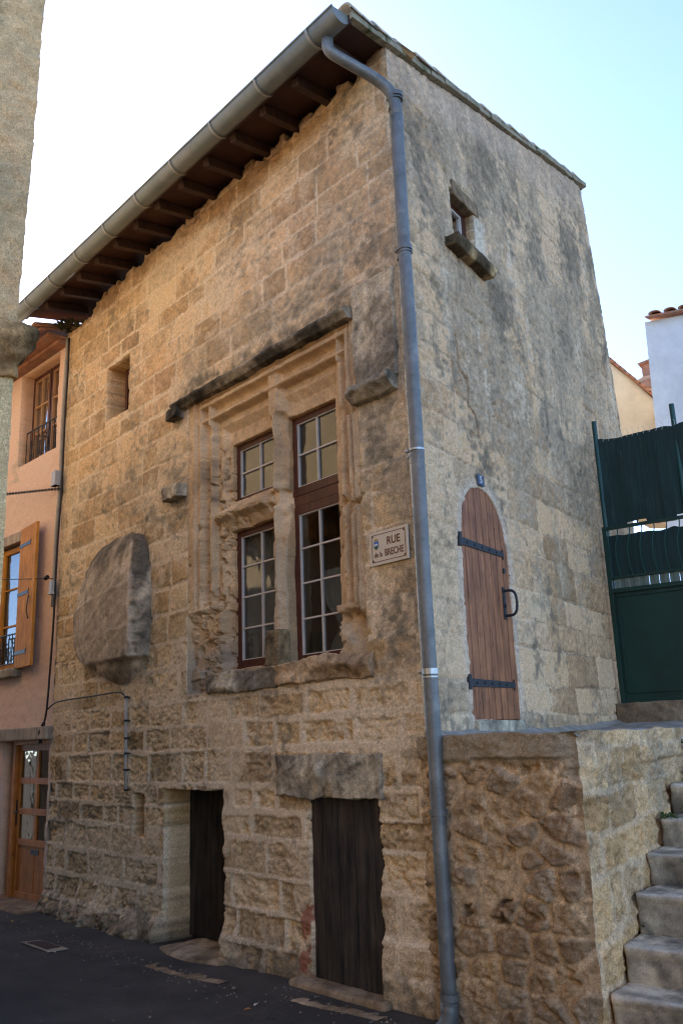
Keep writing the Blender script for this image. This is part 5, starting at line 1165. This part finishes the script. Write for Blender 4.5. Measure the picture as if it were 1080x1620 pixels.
# ================================================================== ground details
mb = MB(); dc = [np.array([*hit(x, y, np.zeros(3), Zv)[:2], .004]) for x, y in [(33, 1493), (65, 1490), (108, 1503), (75, 1508)]]; mb.prism(dc, Zv * .012)
dcv = thing('drain_cover', 'rectangular concrete drain cover set in the asphalt near the pine door', 'drain cover', dc[0]); mb.build('frame', M['grey_beam'], dcv, .004)
ctr = sum(dc) / 4; mb = MB(); mb.prism([ctr + (p - ctr) * .72 + Zv * .013 for p in dc], Zv * .006); mb.build('lid', M['rafter'], dcv, .003)
def strip(name, pts, w, h, label, seed):
    """a strip of pale worn cement along the foot of the wall"""
    P = [hit(x, y, np.zeros(3), Zv) for x, y in pts]; n = 60; L = np.linspace(0, 1, n); Q = np.array([[np.interp(t * (len(P) - 1), range(len(P)), [p[k] for p in P]) for k in range(3)] for t in L]); V = []; 
    for j, (a, z) in enumerate(((-.6, -.01), (-.25, h * .5), (.5, h * .8), (1.2, h * .6), (1.6, -.01))):
        ww = w * (1 + .8 * vn(L * 14, L * 0 + j, seed)); V.append(Q + nF[None] * (a * ww)[:, None] * -1 + Zv * (z * (1 + .4 * vn(L * 20, L * 0 + 3 * j, seed)))[:, None])
    V = np.stack(V, 1).reshape(-1, 3); i = np.arange(n * 5).reshape(n, 5); F_ = np.stack([i[:-1, :-1], i[1:, :-1], i[1:, 1:], i[:-1, 1:]], -1).reshape(-1, 4)
    c = ctan(V) * .62 * (1 + .3 * n3(V, 30, 2))[:, None]; ob = base_origin(link(name, quads(name, V, F_, c), M['stone_soft'])); return tag(ob, label, 'kerb')
strip('cement_edging', [(232, 1528), (262, 1538), (300, 1547), (352, 1556)], .055, .008, 'pale broken cement edging before the left cellar door', 3)
strip('cement_edging', [(462, 1583), (500, 1592), (550, 1602), (600, 1614)], .05, .008, 'pale cement edging along the step of the black cellar door', 8)
0 and strip('cement_edging', [(384, 1572), (400, 1574), (430, 1580)], .05, .006, 'short pale cement scrap between the two cellar doorsteps', 11)
def weed(name, c, n, r, mat, label, seed, up=.6):
    mb = MB(); rg = random.Random(seed)
    for i in range(n):
        a = rg.uniform(0, 6.28); e = rg.uniform(.1, 1.2) * up; d = np.array([math.cos(a) * math.cos(e), math.sin(a) * math.cos(e), math.sin(e)]); p = c + d * r * rg.uniform(.2, 1); s = r * rg.uniform(.15, .32); t = np.cross(d, [rg.uniform(-1, 1), rg.uniform(-1, 1), 1]); t /= np.linalg.norm(t)
        v = [mb.bm.verts.new(tuple(q)) for q in (p, p + d * s * .6 + t * s * .45, p + d * s * 1.5, p + d * s * .6 - t * s * .45)]; mb.bm.faces.new(v)
    return tag(base_origin(mb.build(name, M[mat])), label, 'plant')
weed('weed', TS.pt(SX[5][0] + .02, SX[5][1] - .0, .06) - Zv * .0, 110, .055, 'leaf', 'small green weed growing where the step meets the terrace wall', 1)
weed('weed', TS.pt(SX[7][0] + .0, SX[7][1] - .02, .08), 120, .12, 'leaf_dark', 'dark weed at the top of the steps beneath the capping', 2)
weed('wall_creeper', FR.pt(*FR.px(118, 520, .03), .06), 240, .17, 'leaf_dark', 'dark dry creeper tuft under the eaves above the black cable', 3, .2)
weed('weed', TS.pt(SX[3][0] + .05, SX[2][1] + .01, .05), 50, .06, 'leaf', 'tiny green weed low on the stair edge', 5)
def leaf(x, y, col, label, name='fallen_leaf'):
    c = hit(x, y, np.zeros(3), Zv) + Zv * .006; mb = MB(); k = [(0, 0), (.02, .012), (.045, .006), (.055, 0), (.045, -.008), (.02, -.012)]
    a = random.uniform(0, 6); mb.prism([c + np.array([math.cos(a) * u_ - math.sin(a) * v_, math.sin(a) * u_ + math.cos(a) * v_, .006 * math.sin(u_ * 60)]) for u_, v_ in k], Zv * .001)
    return tag(base_origin(mb.build(name, col)), label, 'leaf')
lm = paint('orange_leaf', (.5, .18, .04), .7); lp = paint('pale_leaf', (.55, .5, .42), .7)
leaf(398, 1597, lm, 'orange leaf lying on asphalt left of the cellar doorstep'); leaf(407, 1589, lp, 'pale scrap beside the orange leaf on asphalt', 'paper_scrap'); leaf(22, 1458, paint('yellow_leaf', (.6, .42, .04), .7), 'yellow leaf lying at the pine door step')
leaf(83, 1507, lp, 'pale scrap at the edge of the drain cover', 'paper_scrap')

# loose grit gathered along the foot of the wall
rg = random.Random(21); mb = MB()
for i in range(420):
    u = rg.uniform(-.1, 5.9); o = .16 + .22 * (u > 1.3) + abs(rg.gauss(0, .16)) + (rg.uniform(0, 2.2) if rg.random() < .18 else 0); r0 = rg.uniform(.003, .011) * (1.6 if rg.random() < .06 else 1)
    c = FR.pt(u, 0, o); k = [c + np.array([math.cos(a) * r0 * rg.uniform(.6, 1.2), math.sin(a) * r0 * rg.uniform(.6, 1.2), 0]) for a in (0, 1.3, 2.5, 3.8, 5.1)]
    b_ = [mb.bm.verts.new(tuple(p)) for p in k]; t_ = mb.bm.verts.new(tuple(c + Zv * r0 * rg.uniform(.5, 1)))
    for j in range(5): mb.bm.faces.new([b_[j], b_[(j + 1) % 5], t_])
gr_ = mb.build('grit', paint('pale_grit', (.20, .16, .115), .95, .1, .5, 0, 40)); tag(gr_, 'loose pale grit scattered on asphalt along the wall foot', 'grit', kind='stuff')
